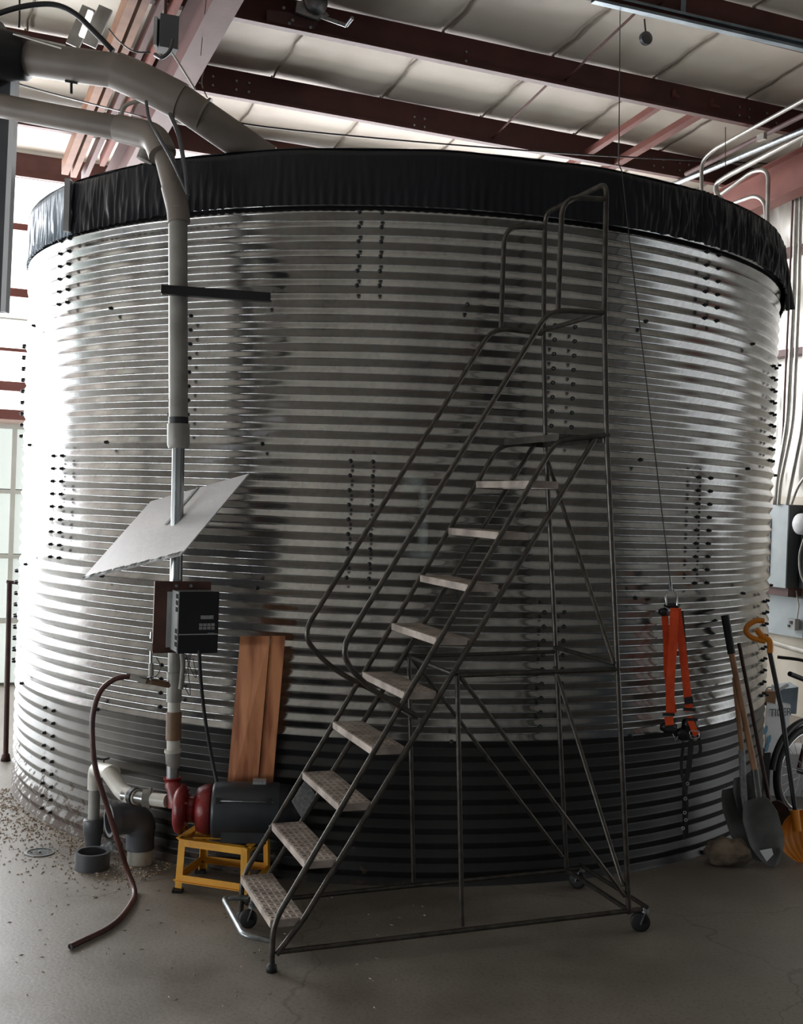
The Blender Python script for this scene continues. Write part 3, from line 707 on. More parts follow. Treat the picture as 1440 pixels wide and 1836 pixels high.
# red-brown hose
hz = [at(234, 1212, 6.18), at(205, 1218, 6.15), at(180, 1240, 6.12), at(167, 1280, 6.10), at(166, 1330, 6.08), at(172, 1380, 6.08), at(190, 1440, 6.10), at(212, 1510, 6.12)]
hz += [atz(228, 1560, .10), atz(241, 1597, .016), atz(234, 1622, .016), atz(200, 1660, .016), atz(127, 1697, .016)]
P = spline(hz, 10); ho = MB().tube(P, .0145, 12).build('garden_hose', 'hose', None, P[-1]); tag(ho, 'reddish brown rubber hose arching from the outlet down onto the floor', 'hose')
MB().hollow(P[-1], P[-1]+(P[-1]-P[-2]).normalized()*.004, .0145, .009, 14).build('cut_end', 'blackrub', ho)

# ---- pump
ps = Vector((1, .07, 0)).normalized()           # shaft direction
pc = at(322, 1450, 6.2)
pu = thing('water_pump', Vector((pc.x, pc.y, .29)), 'red cast volute pump with a dark grey electric motor on a yellow stand', 'pump')
side = ps.cross(Zv)
MB().lathe(pc-ps*.035, ps, [(0, .02), (0, .05), (.006, .095), (.016, .122), (.032, .134), (.052, .134), (.066, .122), (.075, .09), (.075, .02)], 32).build('volute', 'redpump', pu)
MB().tube([pc+Zv*.02-ps*.005, pc+Zv*.10-ps*.022, at(309, 1410, 6.25), at(309, 1399, 6.27), at(309, 1398, 6.27), at(309, 1394, 6.27)], [.060, .048, .040, .040, .048, .048], 18).build('discharge_neck', 'redpump', pu)
MB().lathe(pc+ps*.035, ps, [(0, .06), (.01, .075), (.03, .07), (.05, .075), (.06, .115), (.10, .132), (.13, .135), (.14, .125), (.14, .05)], 28).build('motor_bracket', 'redpump', pu)
for a in range(0, 360, 60):
    d = Zv*math.cos(math.radians(a))+side*math.sin(math.radians(a)); MB().cyl(pc+ps*.022+d*.105, pc+ps*.05+d*.105, .009, 6).build('cap_screw', 'redpump', pu)
ms = pc+ps*.175
MB().lathe(ms, ps, [(0, .05), (0, .13), (.01, .148), (.02, .15), (.35, .15), (.355, .146), (.36, .146)], 40).build('motor_body', 'motor', pu)
MB().lathe(ms+ps*.355, ps, [(0, .143), (.02, .143), (.06, .138), (.10, .115), (.12, .08), (.125, .001)], 36).build('fan_cover', 'drivefront', pu)
for z in (-1, 1): MB().obox(ms+ps*.18-side*.0+Zv*-.155+side*.08*z, ps*.10, side*.03, Zv*.014).build('motor_foot', 'dark', pu)
MB().tube([ms+ps*.03+side*.12+Zv*.075, ms+ps*.03+side*.135+Zv*.08, ms+ps*.33+side*.135+Zv*.08, ms+ps*.33+side*.12+Zv*.075], .004, 6).build('seam_rod', 'galv', pu)
for u in (.04, .31): MB().obox(ms+ps*u+side*.128+Zv*.08, ps*.012, side*.01, Zv*.014).build('clamp_lug', 'dark', pu)
MB().obox(ms+ps*.25+Zv*.155, ps*.035, side*.03, Zv*.01).build('lifting_lug', 'label', pu)
MB().lathe(ms+ps*.32+side*.135-Zv*.04, side, [(0, .012), (.008, .012), (.01, 0)], 10).build('grease_cap', 'label', pu)
MB().obox(ms+ps*.18+side*.06-Zv*.10, ps*.12, side*.06, Zv*.05).build('terminal_box', 'motor', pu)
# ---- yellow stand (angle iron)
st = thing('pump_stand', atz(315, 1600), 'yellow angle-iron stand carrying the red pump, with spread feet', 'stand')
FL, FR, BR, BL = Vector((-1.14, 6.16, 0)), Vector((-.74, 6.03, 0)), Vector((-.66, 6.40, 0)), Vector((-1.06, 6.50, 0))
ctr = (FL+BR)/2
top = [c + (ctr-c)*.05 for c in (FL, FR, BR, BL)]
H = .285
for i, c in enumerate((FL, FR, BR, BL)):
    t = top[i]+Zv*H; ed1 = (top[(i+1) % 4]-top[i]).normalized(); ed2 = (top[i-1]-top[i]).normalized()
    mb = MB(); mb.bar(c+Zv*.02+ed1*.018, t+ed1*.018, .036, .004, up=ed2); mb.bar(c+Zv*.02+ed2*.018, t+ed2*.018, .036, .004, up=ed1)
    mb.build('leg', 'yellow', st)
    MB().box(c+Zv*.008+ed1*.015, .055, .05, .016).build('foot_pad', 'dark', st)
    a, b = top[i]+Zv*(H-.02), top[(i+1) % 4]+Zv*(H-.02)
    mb = MB(); mb.bar(a, b, .004, .042); mb.bar(a+(ctr-a).normalized().cross(Zv)*0+Zv*.02, b+Zv*.02, .04, .005); mb.build('top_rail', 'yellow', st)
    a, b = top[i]+(c-top[i])*.75+Zv*.075, top[(i+1) % 4]+(([FL, FR, BR, BL][(i+1) % 4])-top[(i+1) % 4])*.75+Zv*.075
    mb = MB(); mb.bar(a, b, .004, .036); mb.bar(a-Zv*.016, b-Zv*.016, .036, .004); mb.build('lower_rail', 'yellow', st)
MB().obox((top[0]+top[1]+top[2]+top[3])/4+Zv*(H+.004), ps*.16, side*.10, Zv*.005).build('mounting_plate', 'yellow', st)

# ---- suction pipework
sc = thing('suction_pipe', atz(166, 1518), 'pale suction pipe from the floor socket over to the pump inlet', 'pipe')
b0 = atz(166, 1520); Y0 = b0.y
MB().lathe(b0, (0, 0, 1), [(0, .045), (.08, .052), (.085, .058), (.165, .060), (.175, .056), (.175, .03)], 28).build('floor_socket', 'pvcgrey', sc)
e0 = at(172, 1392, Y0); e1 = at(196, 1388, 6.55)
MB().tube([b0+Zv*.12, at(170, 1412, Y0)], .034, 18).build('riser', 'pvcpale', sc)
MB().tube(fillet([at(170, 1415, Y0), at(171, 1378, Y0), at(203, 1385, 6.5)], .09, 8), .043, 20).build('elbow', 'pvcwhite', sc)
MB().tube(fillet([at(195, 1385, 6.52), at(222, 1424, 6.36), at(247, 1429, 6.30)], .06, 8), .044, 20).build('elbow', 'pvcwhite', sc)
MB().tube([at(238, 1427, 6.32), at(244, 1429, 6.3)], .05, 20).build('coupling_ring', 'dark', sc)
MB().tube([at(222, 1425, 6.34), at(262, 1432, 6.27)], .034, 18).build('pipe_run', 'steelpipe', sc)
MB().lathe(at(256, 1431, 6.28), ps, [(0, .036), (0, .048), (.03, .05), (.03, .06), (.045, .06), (.045, .048), (.06, .046), (.06, .036)], 8, False).build('union', 'pvcpale', sc)
MB().tube([at(274, 1433, 6.25), at(300, 1436, 6.21)], .036, 18).build('pipe_run', 'pvcwhite', sc)
# faucet on top of the suction elbow
fa = thing('faucet', at(187, 1388, Y0), 'small rusty hose tap with a cross handle on the suction elbow', 'faucet')
MB().tube([at(186, 1393, Y0-.1106), at(186, 1372, Y0-.1106)], [.020, .016], 12).build('body', 'rust', fa)
MB().tube([at(186, 1372, Y0-.1106), at(185, 1362, Y0-.1106)], .007, 8).build('stem', 'steelpipe', fa)
MB().tube([at(174, 1360, Y0-.1107), at(185, 1362, Y0-.1106), at(196, 1359, Y0-.1105)], .007, 8).build('handle', 'dark', fa)
MB().tube([at(186, 1384, Y0-.1106), at(192, 1386, Y0-.1109), at(191, 1394, Y0-.110)], .012, 10).build('spout', 'rust', fa)

# ---- loose fittings on the floor
c = atz(165, 1556); o = MB().hollow(c, c+Zv*.095, .098, .08, 40).build('pipe_ring', 'pvcgrey', None, c); tag(o, 'short grey plastic pipe ring standing on the floor beside the drain', 'pipe ring')
c = atz(250, 1548); el = thing('elbow_fitting', c, 'large dark grey pipe elbow on a white stub, open to the left', 'pipe elbow')
MB().hollow(c, c+Zv*.11, .070, .062, 28).build('white_stub', 'pvcwhite', el)
Pe = fillet([c+Zv*.085, c+Zv*.27, c+Zv*.27+Vector((-.16, -.10, 0))], .12, 10)
MB().tube(Pe[:-1]+[Pe[-1]], [.080]*2+[.088]*(len(Pe)-3)+[.088], 26, False).build('body', 'pvcgrey', el)
MB().hollow(Pe[-1], Pe[-1]-Vector((-.16, -.10, 0)).normalized()*.05, .094, .076, 28).build('socket', 'pvcgrey', el)
MB().cyl(Pe[-1]-Vector((-.16, -.10, 0)).normalized()*.045, Pe[-1]-Vector((-.16, -.10, 0)).normalized()*.05, .08, 24).build('socket_throat', 'blackrub', el)
c = atz(71, 1529); o = MB().hollow(c-Zv*.002, c+Zv*.006, .086, .072, 32).build('floor_drain', 'steelpipe', None, c); tag(o, 'round metal floor drain ring with a dark hole at the left', 'drain')
MB().cyl(c+Zv*.001, c+Zv*.0025, .072, 28).build('drain_mouth', 'blackrub', o); MB().cyl(c+Zv*.003, c+Zv*.012, .008, 8).build('bolt', 'galv', o)
c = atz(197, 1524); mb = MB()
tag(MB().grid(lambda u, v: c+Vector(((u-.5)*.16, (v-.5)*.12, .05*math.sin(u*PI)*math.sin(v*PI)+.015*noise.noise(Vector((u*6, v*6, 0))))), 14, 12, False).build('rag', 'label', None, c), 'crumpled grey rag on the floor behind the hose by the tank foot', 'rag')

# ---- plywood boards leaning behind the motor
A0, A1 = at(430, 1140, 6.40), at(482, 1140, 6.375); B0 = at(400, 1440, 6.22)
tp0, tp1, tp2 = at(431, 1141, 6.38), at(484, 1141, 6.35), at(511, 1141, 6.35)
def floorpt(t, b): d = (b-t); return t + d*((t.z-.31)/(t.z-b.z))
bt0, bt1, bt2 = at(408, 1402, 6.40), at(462, 1404, 6.39), at(489, 1404, 6.39)
for (a, b, c, d, lab, off) in ((tp0, tp1, bt1, bt0, 'wide reddish plywood board leaning on the tank behind the motor', 0), (tp1+Vector((.004, 0, 0)), tp2, bt2, bt1+Vector((.004, 0, 0)), 'narrow reddish plywood strip leaning beside the wider board', -.012)):
    fa_, fb_ = floorpt(a, d), floorpt(b, c); nn = Vector((0, 1, 0))
    o = MB().prism([a-nn*off, b-nn*off, fb_-nn*off, fa_-nn*off], Vector((0, .016, .0))).build('plywood_board', 'ply', None, fa_)
    tag(o, lab, 'board')
# black steel angle held across the riser
a, b = at(290, 527, 6.20), at(486, 541, 6.38)
mb = MB().bar(a, b, .05, .005); mb.bar(a+Vector((0, -.025, .022)), b+Vector((0, -.025, .022)), .005, .048)
tag(mb.build('steel_angle', 'dark', None, a), 'black steel angle bracing the riser pipe to the tank', 'bracket')

# ================================================================== overhead odds and ends
def bar_along(p, qa, qb, dza, dzb, wd, h, m, name, label, cat, grp=None):
    a, b = W(p, qa, zp(qa)+dza), W(p, qb, zp(qb)+dzb)
    return tag(MB().bar(a, b, wd, h).build(name, m, None, a), label, cat, grp)
bar_along(1.52, 8.6, 12.6, -.03, -.03, .07, .15, 'timber', 'timber_plank', 'orange-brown timber plank leftmost of the bundle above the fat pipe', 'plank')
bar_along(1.62, 8.7, 12.7, -.02, -.02, .06, .13, 'timber', 'timber_plank', 'paler timber plank second in the bundle above the fat pipe', 'plank')
bar_along(1.74, 8.3, 12.8, -.03, -.03, .05, .12, 'purlin', 'steel_channel', 'dark red steel channel beside the timber planks overhead', 'channel')
bar_along(1.84, 8.3, 12.2, -.05, -.05, .05, .12, 'redpaint', 'steel_channel', 'pinkish steel channel between the planks and the rafter', 'channel')
# grey junction box and its cable over the fat pipe
jb = at(301, 62, 7.0); j = thing('junction_box', jb, 'grey metal junction box hanging above the bend of the fat pipe', 'box')
MB().obox(jb, Vector((.052, .02, 0)), Vector((-.02, .052, 0)), Zv*.10).build('housing', 'boxdark', j)
MB().obox(jb+Vector((-.065, -.0, -.0)), Vector((.010, 0, 0)), Vector((0, .055, 0)), Zv*.085).build('cover', 'driveside', j)
MB().tube([at(296, 35, 7.0), at(298, -20, 7.0)], .010, 8).build('conduit', 'purlin', j)
hose('flex_conduit', [at(310, 72, 6.9), at(304, 92, 6.85), at(290, 103, 6.85), at(278, 98, 6.9)], .012, 'pvcgrey', 'grey flexible conduit looping under the junction box', 'conduit')
hose('white_wire', [at(309, 95, 6.85), at(330, 128, 6.85), at(350, 160, 6.85)], .006, 'pvcwhite', 'thin white wire from the junction box across the fat pipe', 'wire')
hose('hanging_wire', [atp(371, -12, 1.99), atp(365, 45, 1.99), atp(360, 100, 1.99)], .003, 'dark', 'thin dark wire hanging in front of the pink rafter', 'wire', 5)
hose('cord_end', [atq(365, 95, 10.36), atq(366, 118, 10.36), atq(362, 150, 10.36), atq(372, 176, 10.33)], .006, 'pvcwhite', 'short white cord beside the purlin bolts right of the rafter', 'cord')
hose('black_cable', [at(-20, 30, 6.8), at(40, 12, 6.8), at(95, 8, 6.8), at(135, 25, 6.8), at(170, 58, 6.8), at(203, 92, 6.8)], .017, 'blackrub', 'thick black cable arching over the fat pipe, upper left corner', 'cable')
hose('loop_cable', [at(195, 52, 7.1), at(215, 75, 7.0), at(240, 92, 6.95), at(270, 94, 6.95)], .005, 'pvcgrey', 'thin grey cable dipping between the timber planks and the box', 'cable')
hose('guy_rod', [at(12, 145, 6.95), at(120, 175, 7.9), atp(262, 211, 1.93)], .007, 'dark', 'dark rod running between the fat pipe and the thinner pipe', 'rod')
hose('chain', [at(35, -5, 6.9), at(35, 30, 6.9), at(34, 50, 6.9)], .006, 'cable', 'short hanging chain in the upper left corner', 'chain')
tg = thing('tee_bracket', at(128, 155, 6.83), 'small dark T-shaped bracket below the fat pipe', 'bracket')
MB().tube([at(117, 145, 6.83), at(139, 149, 6.83)], .008, 6).build('cross_bar', 'dark', tg); MB().tube([at(128, 140, 6.83), at(128, 168, 6.83)], .008, 6).build('stem', 'dark', tg)
hz1 = thing('cable_pair', at(60, 66, 6.75), 'pair of thin pale rods lying on the fat pipe near the black flange', 'rod')
MB().tube([at(24, 61, 6.74), at(118, 82, 6.72)], .006, 6).build('rod', 'emt', hz1); MB().tube([at(24, 61, 6.74), at(111, 87, 6.70)], .006, 6).build('rod', 'emt', hz1)
# roof vents/ducts upper left: grey ribbed ducts
for i, (x, lab) in enumerate(((148, 'grey ribbed duct strip overhead, left of the bright slot'), (178, 'grey ribbed duct strip overhead, right of the bright slot'))):
    a, b = at(x+12, 14, 8.2), at(x-18, 82, 8.2)
    tag(MB().bar(a, b, .10, .02, up=Vector((0, 1, 0))).build('roof_duct', 'pvcpale', None, a), lab, 'duct')
a, b = at(163, 20, 8.1), at(146, 66, 8.1)
tag(MB().bar(a, b, .035, .03, up=Vector((0, 1, 0))).build('tube_lamp', glow('lamp_tube', (1, .98, .95, 1), 1.0), None, a), 'short bright tube lamp between the grey ducts overhead', 'lamp')
# hoses tied to the sloping riser section
hose('grey_hose', [at(262, 182, 6.5), at(268, 215, 6.4), at(285, 245, 6.3), at(310, 290, 6.26), at(335, 345, 6.24)], .010, 'pvcgrey', 'grey hose strapped to the left of the sloping riser section', 'hose')
hose('grey_hose', [at(305, 205, 6.5), at(320, 240, 6.4), at(328, 280, 6.3), at(334, 320, 6.24), at(337, 350, 6.24)], .013, 'pvcgrey', 'thicker grey hose hanging to the right of the sloping riser section', 'hose')
hose('white_fitting', [at(252, 180, 6.9), at(225, 190, 6.9), at(214, 218, 6.9)], .014, 'pvcwhite', 'bent white plastic pipe under the bend of the fat pipe', 'pipe')
hose('white_stub', [at(258, 288, 6.75), at(266, 268, 6.75)], .05, 'pvcpale', 'short pale pipe stub entering the tank below the thin pipe', 'pipe')
# horizontal tie wire above the rim
hose('tie_wire', [atq(355, 192, 10.0), atq(480, 228, 10.0), atq(1000, 274, 10.0), atq(1425, 296, 10.0)], .008, 'dark', 'long dark tie wire stretched level above the tank rim', 'wire', 6)
# winch
wq = 8.93; wc = atq(552, 14, wq); wi = thing('hand_winch', wc, 'galvanised hand winch with a crank bolted to a purlin, top centre', 'winch')
def wp(x, y, q=8.9): return atq(x, y, q)
MB().lathe(wp(562, 8, 8.92), -Qv, [(0, .001), (0, .10), (.012, .10), (.02, .085), (.05, .08), (.06, .10), (.068, .10), (.068, .001)], 26).build('drum', 'galv', wi)
MB().prism([wp(528, 24), wp(570, 38), wp(588, 30), wp(560, 0), wp(530, 5)], -Qv*.03).build('frame_plate', 'galv', wi)
MB().bar(wp(576, 30, 8.84), wp(621, 46, 8.80), .012, .03).build('crank_arm', 'galv', wi)
MB().tube([wp(621, 46, 8.80), wp(632, 32, 8.70)], .016, 10).build('crank_handle', 'galv', wi)
MB().prism([wp(478, 18, 8.98), wp(478, 40, 8.98), wp(562, 54, 8.98), wp(572, 38, 8.98), wp(530, 24, 8.98)], -Qv*.008).build('mounting_plate', 'rafter', wi)
for x, y in ((509, 14), (525, 36), (519, 42), (557, 49)): MB().cyl(wp(x, y, 8.97), wp(x, y, 8.94), .013, 8).build('bolt', 'galv', wi)
# pulley and wire down to the harness
pc2 = atz(1158, 69, 5.95) if False else atq(1158, 69, 8.2)
pu2 = thing('pulley', pc2, 'small dark round pulley hanging from a hook under the insulation', 'pulley')
MB().tube([atq(1155, 28, 8.2), atq(1158, 60, 8.2)], .007, 8).build('hook', 'dark', pu2)
MB().lathe(pc2+Qv*.02, -Qv, [(0, .001), (0, .055), (.008, .058), (.02, .045), (.032, .058), (.04, .055), (.04, .02), (.038, .001)], 24).build('sheave', 'pvcgrey', pu2)
hpt = at(1203, 1052, 6.72)
tw = atq(1112, 20, 7.67); az_ = 24.6
o = MB().tube([tw, cylp(az_, TR+.045, 4.105), cylp(az_+.3, TR+.055, 4.07), cylp(az_+1.5, TR+.06, 3.72), hpt], .0035, 6).build('hoist_wire', 'cable', None, hpt); tag(o, 'thin steel wire running from the roof down to the orange harness', 'wire')

# ================================================================== harness
ha = thing('safety_harness', hpt, 'orange webbing safety harness with black buckles hanging on the wire', 'harness')
HY = 6.80
MB().tube([at(x, y, HY-.04) for x, y in ((1195, 1085), (1193, 1068), (1199, 1057), (1208, 1057), (1214, 1068), (1214, 1085))], .005, 8).build('lifting_ring', 'chrome', ha)
MB().tube([at(1203, 1036, HY-.06), at(1202, 1050, HY-.05), at(1204, 1060, HY-.05)], [.004, .012, .006], 8).build('shackle', 'galv', ha)
def strap(pts, wd, name='strap', m='orange', th=.004):
    P = spline([at(*q) for q in pts], 6); mb = MB(); vs = []
    for i, p in enumerate(P):
        t = (P[min(i+1, len(P)-1)]-P[max(i-1, 0)]).normalized(); sd = t.cross(Vector((0, -1, 0))).normalized(); yy = Vector((0, 1, 0))*th
        vs += [p-sd*wd/2-yy, p+sd*wd/2-yy, p+sd*wd/2+yy, p-sd*wd/2+yy]
    fs = []
    for i in range(len(P)-1):
        a = i*4; fs += [(a+k, a+(k+1) % 4, a+4+(k+1) % 4, a+4+k) for k in range(4)]
    fs += [(3, 2, 1, 0), (len(vs)-4, len(vs)-3, len(vs)-2, len(vs)-1)]
    return mb.add(vs, fs).build(name, m, ha)
strap([(1210, 1090, 6.76), (1207, 1150, 6.76), (1202, 1230, 6.77), (1202, 1282, 6.78)], .050)
strap([(1214, 1092, 6.78), (1222, 1150, 6.79), (1230, 1220, 6.80), (1236, 1275, 6.81)], .045)
strap([(1192, 1100, 6.82), (1195, 1150, 6.83), (1197, 1210, 6.83), (1208, 1278, 6.83)], .038)
strap([(1222, 1095, 6.84), (1228, 1160, 6.84), (1234, 1230, 6.84)], .02, 'edge_strap', 'dark')
strap([(1199, 1285, 6.76), (1201, 1300, 6.76)], .05); strap([(1236, 1285, 6.78), (1242, 1302, 6.78), (1249, 1318, 6.78)], .036)
strap([(1236, 1262, 6.79), (1234, 1250, 6.79)], .05, 'loop', 'dark')
def bag(c, sx, sy, sz, name, m='dark'):
    c = at(*c)
    def fn(u, v):
        a = 2*PI*u; b = PI*(v-.5); k = 1+.25*noise.noise(Vector((math.cos(a)*2, math.sin(a)*2, v*4)))
        return c + Vector((sx*math.cos(a)*math.cos(b)*k, sy*math.sin(a)*math.cos(b)*k, sz*math.sin(b)*k))
    return MB().grid(fn, 16, 10).build(name, m, ha)
bag((1190, 1097, 6.80), .03, .03, .025, 'knot'); bag((1206, 1086, 6.79), .05, .03, .018, 'knot')
bag((1199, 1304, 6.80), .05, .03, .035, 'padding'); bag((1238, 1300, 6.83), .05, .035, .055, 'padding'); bag((1226, 1315, 6.84), .05, .03, .04, 'padding')
for c in ((1199, 1281), (1203, 1307), (1236, 1272), (1240, 1290)): MB().obox(at(c[0], c[1], 6.75), Vector((.034, 0, 0)), Vector((0, .006, 0)), Zv*.008).build('buckle_bar', 'dark', ha)
MB().tube([at(x, y, 6.75) for x, y in ((1236, 1312), (1238, 1323), (1246, 1325), (1254, 1322), (1253, 1311), (1240, 1310))], .0035, 6, closed=True).build('buckle', 'chrome', ha)
MB().tube([at(x, y, 6.76) for x, y in ((1206, 1316), (1211, 1328), (1216, 1320))], .003, 6).build('buckle', 'chrome', ha)
strap([(1240, 1320, 6.84), (1236, 1370, 6.84), (1228, 1420, 6.84), (1230, 1500, 6.85)], .03, 'hanging_strap', 'dark')
strap([(1250, 1310, 6.84), (1256, 1340, 6.84), (1254, 1352, 6.84)], .018, 'hanging_strap', 'dark')
for x, y in ((1233, 1405), (1229, 1432), (1228, 1457), (1230, 1470), (1225, 1485)): MB().hollow(at(x, y, 6.81), at(x, y, 6.825), .011, .005, 12).build('grommet', 'label', ha)
strap([(1226, 1330, 6.83), (1222, 1380, 6.84), (1232, 1440, 6.83), (1226, 1505, 6.84)], .016, 'lanyard', 'dark')

# ================================================================== shovels, rock
def blade(par, c0, c1, w0, w1, name, m, cup=.03, tipr=True, side=None, nrm=Vector((0, -1, .0))):
    c0, c1 = Vector(c0), Vector(c1); t = (c1-c0); sd = side or t.normalized().cross(nrm).normalized(); nn = sd.cross(t.normalized()).normalized()
    if nn.y > 0: nn = -nn
    def fn(u, v):
        ww = w0 + (w1-w0)*min(1, v*4)**.7
        if tipr and v > .55: ww *= max(.02, 1-((v-.55)/.45)**1.7)**.75
        x = (u-.5)*2
        return c0 + t*v + sd*x*ww/2 + nn*(cup*(x*x)*(ww/w1) - cup*.6*math.sin(v*PI)*.5)
    return MB().sheet(fn, 12, 16, .0035).build(name, m, par)
s1 = thing('round_shovel', atz(1388, 1556), 'round point shovel with black grip and pale wooden shaft leaning on the tank', 'shovel')
MB().tube([at(1300, 1103, 7.22), at(1312, 1172, 7.2)], [.026, .024], 14).build('grip', 'blackrub', s1)
MB().tube([at(1311, 1168, 7.2), at(1355, 1388, 7.05)], .019, 12).build('shaft', 'wood', s1)
MB().tube([at(1353, 1380, 7.05), at(1359, 1425, 7.02), at(1361, 1455, 7.0)], [.023, .024, .014], 12).build('socket', 'blade', s1)
blade(s1, at(1352, 1432, 6.99), atz(1388, 1556, .005), .13, .215, 'blade', 'blade', .035)
MB().prism([at(1362, 1525, 6.905), at(1384, 1521, 6.905), at(1387, 1532, 6.905), at(1375, 1545, 6.905)], Vector((0, .002, 0))).build('paper_scrap', 'paper', s1)
s2_ = thing('scoop_shovel', atz(1372, 1550), 'grey oval bladed shovel with short pale shaft, half hidden behind the round shovel', 'shovel')
MB().tube([at(1317, 1215, 7.28), at(1331, 1348, 7.2)], .016, 12).build('shaft', 'wood', s2_)
MB().tube([at(1330, 1345, 7.2), at(1334, 1425, 7.14), at(1338, 1472, 7.10)], [.021, .021, .010], 12).build('socket', 'label', s2_)
blade(s2_, at(1330, 1392, 7.16), at(1352, 1480, 7.12), .10, .155, 'upper_blade', 'blade', .02)
blade(s2_, at(1322, 1410, 7.20), atz(1365, 1545, .005), .20, .27, 'blade', 'blade', .03)
s3 = thing('rusty_spade', atz(1400, 1510), 'rusty brown spade with a thin dark iron rod handle', 'spade')
MB().tube([at(1325, 1153, 7.25), at(1382, 1450, 7.2)], .012, 10).build('shaft', 'rust', s3)
blade(s3, at(1380, 1440, 7.19), atz(1404, 1512, .02), .10, .20, 'blade', 'rust', .015)
s4 = thing('snow_shovel', atz(1436, 1542), 'orange plastic snow shovel with loop grip and black shaft at the right edge', 'shovel')
gp = [(1372, 1150), (1350, 1144), (1338, 1133), (1342, 1121), (1356, 1113), (1370, 1113)]
MB().tube(spline([at(x, y, 7.15) for x, y in gp], 5), .017, 12).build('loop_grip', 'yelloworange', s4)
MB().tube(spline([at(1356, 1128, 7.15), at(1366, 1140, 7.15), at(1380, 1150, 7.14), at(1381, 1170, 7.14)], 5), .019, 12).build('grip_neck', 'yelloworange', s4)
MB().tube([at(1380, 1168, 7.14), at(1401, 1270, 7.12), at(1427, 1462, 7.08)], .015, 12).build('shaft', 'dark', s4)
MB().tube([at(1425, 1452, 7.08), at(1430, 1490, 7.06)], .028, 12).build('socket', 'yelloworange', s4)
sn_l = [(1426, 1454), (1409, 1468), (1399, 1488), (1396, 1508), (1402, 1524), (1417, 1538), (1432, 1546)]
sn_l = spline([at(x, y, 7.12 - .03*i/6) for i, (x, y) in enumerate(sn_l)], 3)
sn_ax0, sn_ax1 = at(1440, 1455, 7.08), atz(1450, 1546, .004)
def snow(u, v):
    i = v*(len(sn_l)-1); k = min(int(i), len(sn_l)-2); l = sn_l[k].lerp(sn_l[k+1], i-k)
    c = sn_ax0.lerp(sn_ax1, v); r = c + (c-l)*1.0 + Vector((.05, .03, 0)); x = (u-.5)*2
    p = l.lerp(c, u*2) if u < .5 else c.lerp(r, u*2-1)
    return p + Vector((0, .07*(1-x*x)*math.sin(PI*min(1, .2+v*.8)) - .004*math.cos(x*26), 0))
MB().sheet(snow, 40, 18, .005).build('scoop', 'yelloworange', s4)
# rock
rc = atz(1307, 1556); rc = rc + Vector((0, .05, .078))
def rk(u, v):
    a = 2*PI*u; b = PI*(v-.5); d = Vector((math.cos(a)*math.cos(b), math.sin(a)*math.cos(b), math.sin(b)))
    k = 1 + .28*noise.noise(d*1.6+Vector((3, 1, 5))) + .10*noise.noise(d*4) + .05*noise.noise(d*9)
    p = Vector((d.x*.135*k, d.y*.10*k, d.z*.088*k)); p.z = max(p.z, -.076); return rc + p
tag(MB().grid(rk, 48, 28).build('rock', 'rock', None, rc-Zv*.076), 'brown lumpy rock on the floor by the foot of the tank, left of the shovels', 'rock')
c = atz(1265, 1532)+Zv*.02; tag(MB().lathe(c-Zv*.018, (0, 0, 1), [(0, .001), (.002, .014), (.018, .018), (.034, .012), (.038, .001)], 12).build('bottle_cap', 'label', None, c-Zv*.018), 'tiny pale cap lying beside the rock', 'cap')

# ================================================================== right wall: conduits, panel, bicycle corner
def run(pts, r, m, name, label, grp=None, fr=.25, cat='conduit'):
    P = fillet(pts, fr, 8); o = MB().tube(P, r, 12).build(name, m, None, P[0]); tag(o, label, cat, grp); return o
def rq(x, y, p): return atp(x, y, p)
def cond_run(p, xa, ya, xb, yb, r, m, label, tail=None, fr=.2):
    a, b = rq(xa, ya, p), rq(xb, yb, p)
    pts = [a, b] + (tail or [])
    return run(pts, r, m, 'wall_conduit', label, fr=fr)
cond_run(7.5, 1480, 158, 1280, 268, .020, 'emt', 'topmost pale conduit of the sloping rack, upper right', [rq(1258, 290, 7.5), rq(1258, 345, 7.5)], .12)
cond_run(7.6, 1480, 187, 1230, 312, .024, 'rafter', 'dull conduit second from the top of the sloping rack')
cond_run(7.75, 1480, 217, 1200, 334, .030, 'galv', 'galvanised strut conduit in the middle of the sloping rack', [rq(1180, 343, 7.75)])
cond_run(7.95, 1480, 222, 1305, 315, .028, 'emt', 'fattest pale conduit of the sloping rack with a threaded coupling', [rq(1283, 330, 7.95), rq(1285, 350, 7.95), rq(1296, 360, 7.95)], .14)
cond_run(8.1, 1270, 365, 1352, 305, .022, 'emt', 'pale conduit that bends down in a round elbow behind the tank rim', [rq(1378, 305, 8.1), rq(1376, 420, 8.1)], .22)
cond_run(8.15, 1310, 366, 1355, 350, .020, 'emt', 'lowest pale conduit curving down behind the tank rim', [rq(1372, 362, 8.15), rq(1374, 420, 8.15)], .2)
cond_run(8.6, 1340, 318, 1408, 296, .012, 'rafter', 'thin dull conduit bending down the right wall', [rq(1424, 300, 8.6), rq(1414, 560, 8.6), rq(1410, 640, 8.6), rq(1404, 780, 8.6), rq(1388, 905, 8.6)], .12)
vert = [(1430, 300, 1423, 540, 1412, 760, 1394, 860, 1391, 905, .020, 'bright conduit nearest the tank running down to the panel'),
        (1437, 310, 1432, 540, 1422, 760, 1400, 862, 1396, 905, .016, 'second bright conduit running down to the panel'),
        (1452, 320, 1446, 540, 1440, 760, 1418, 868, 1411, 905, .018, 'third bright conduit down to the panel, with a swept bend')]
for a in vert:
    run([rq(a[0]+14, a[1]-60, 8.55), rq(a[0], a[1], 8.6), rq(a[2], a[3], 8.6), rq(a[4], a[5], 8.6), rq(a[6], a[7], 8.6), rq(a[8], a[9], 8.62)], a[10]*1.25, 'emt', 'panel_conduit', a[11], fr=.2)
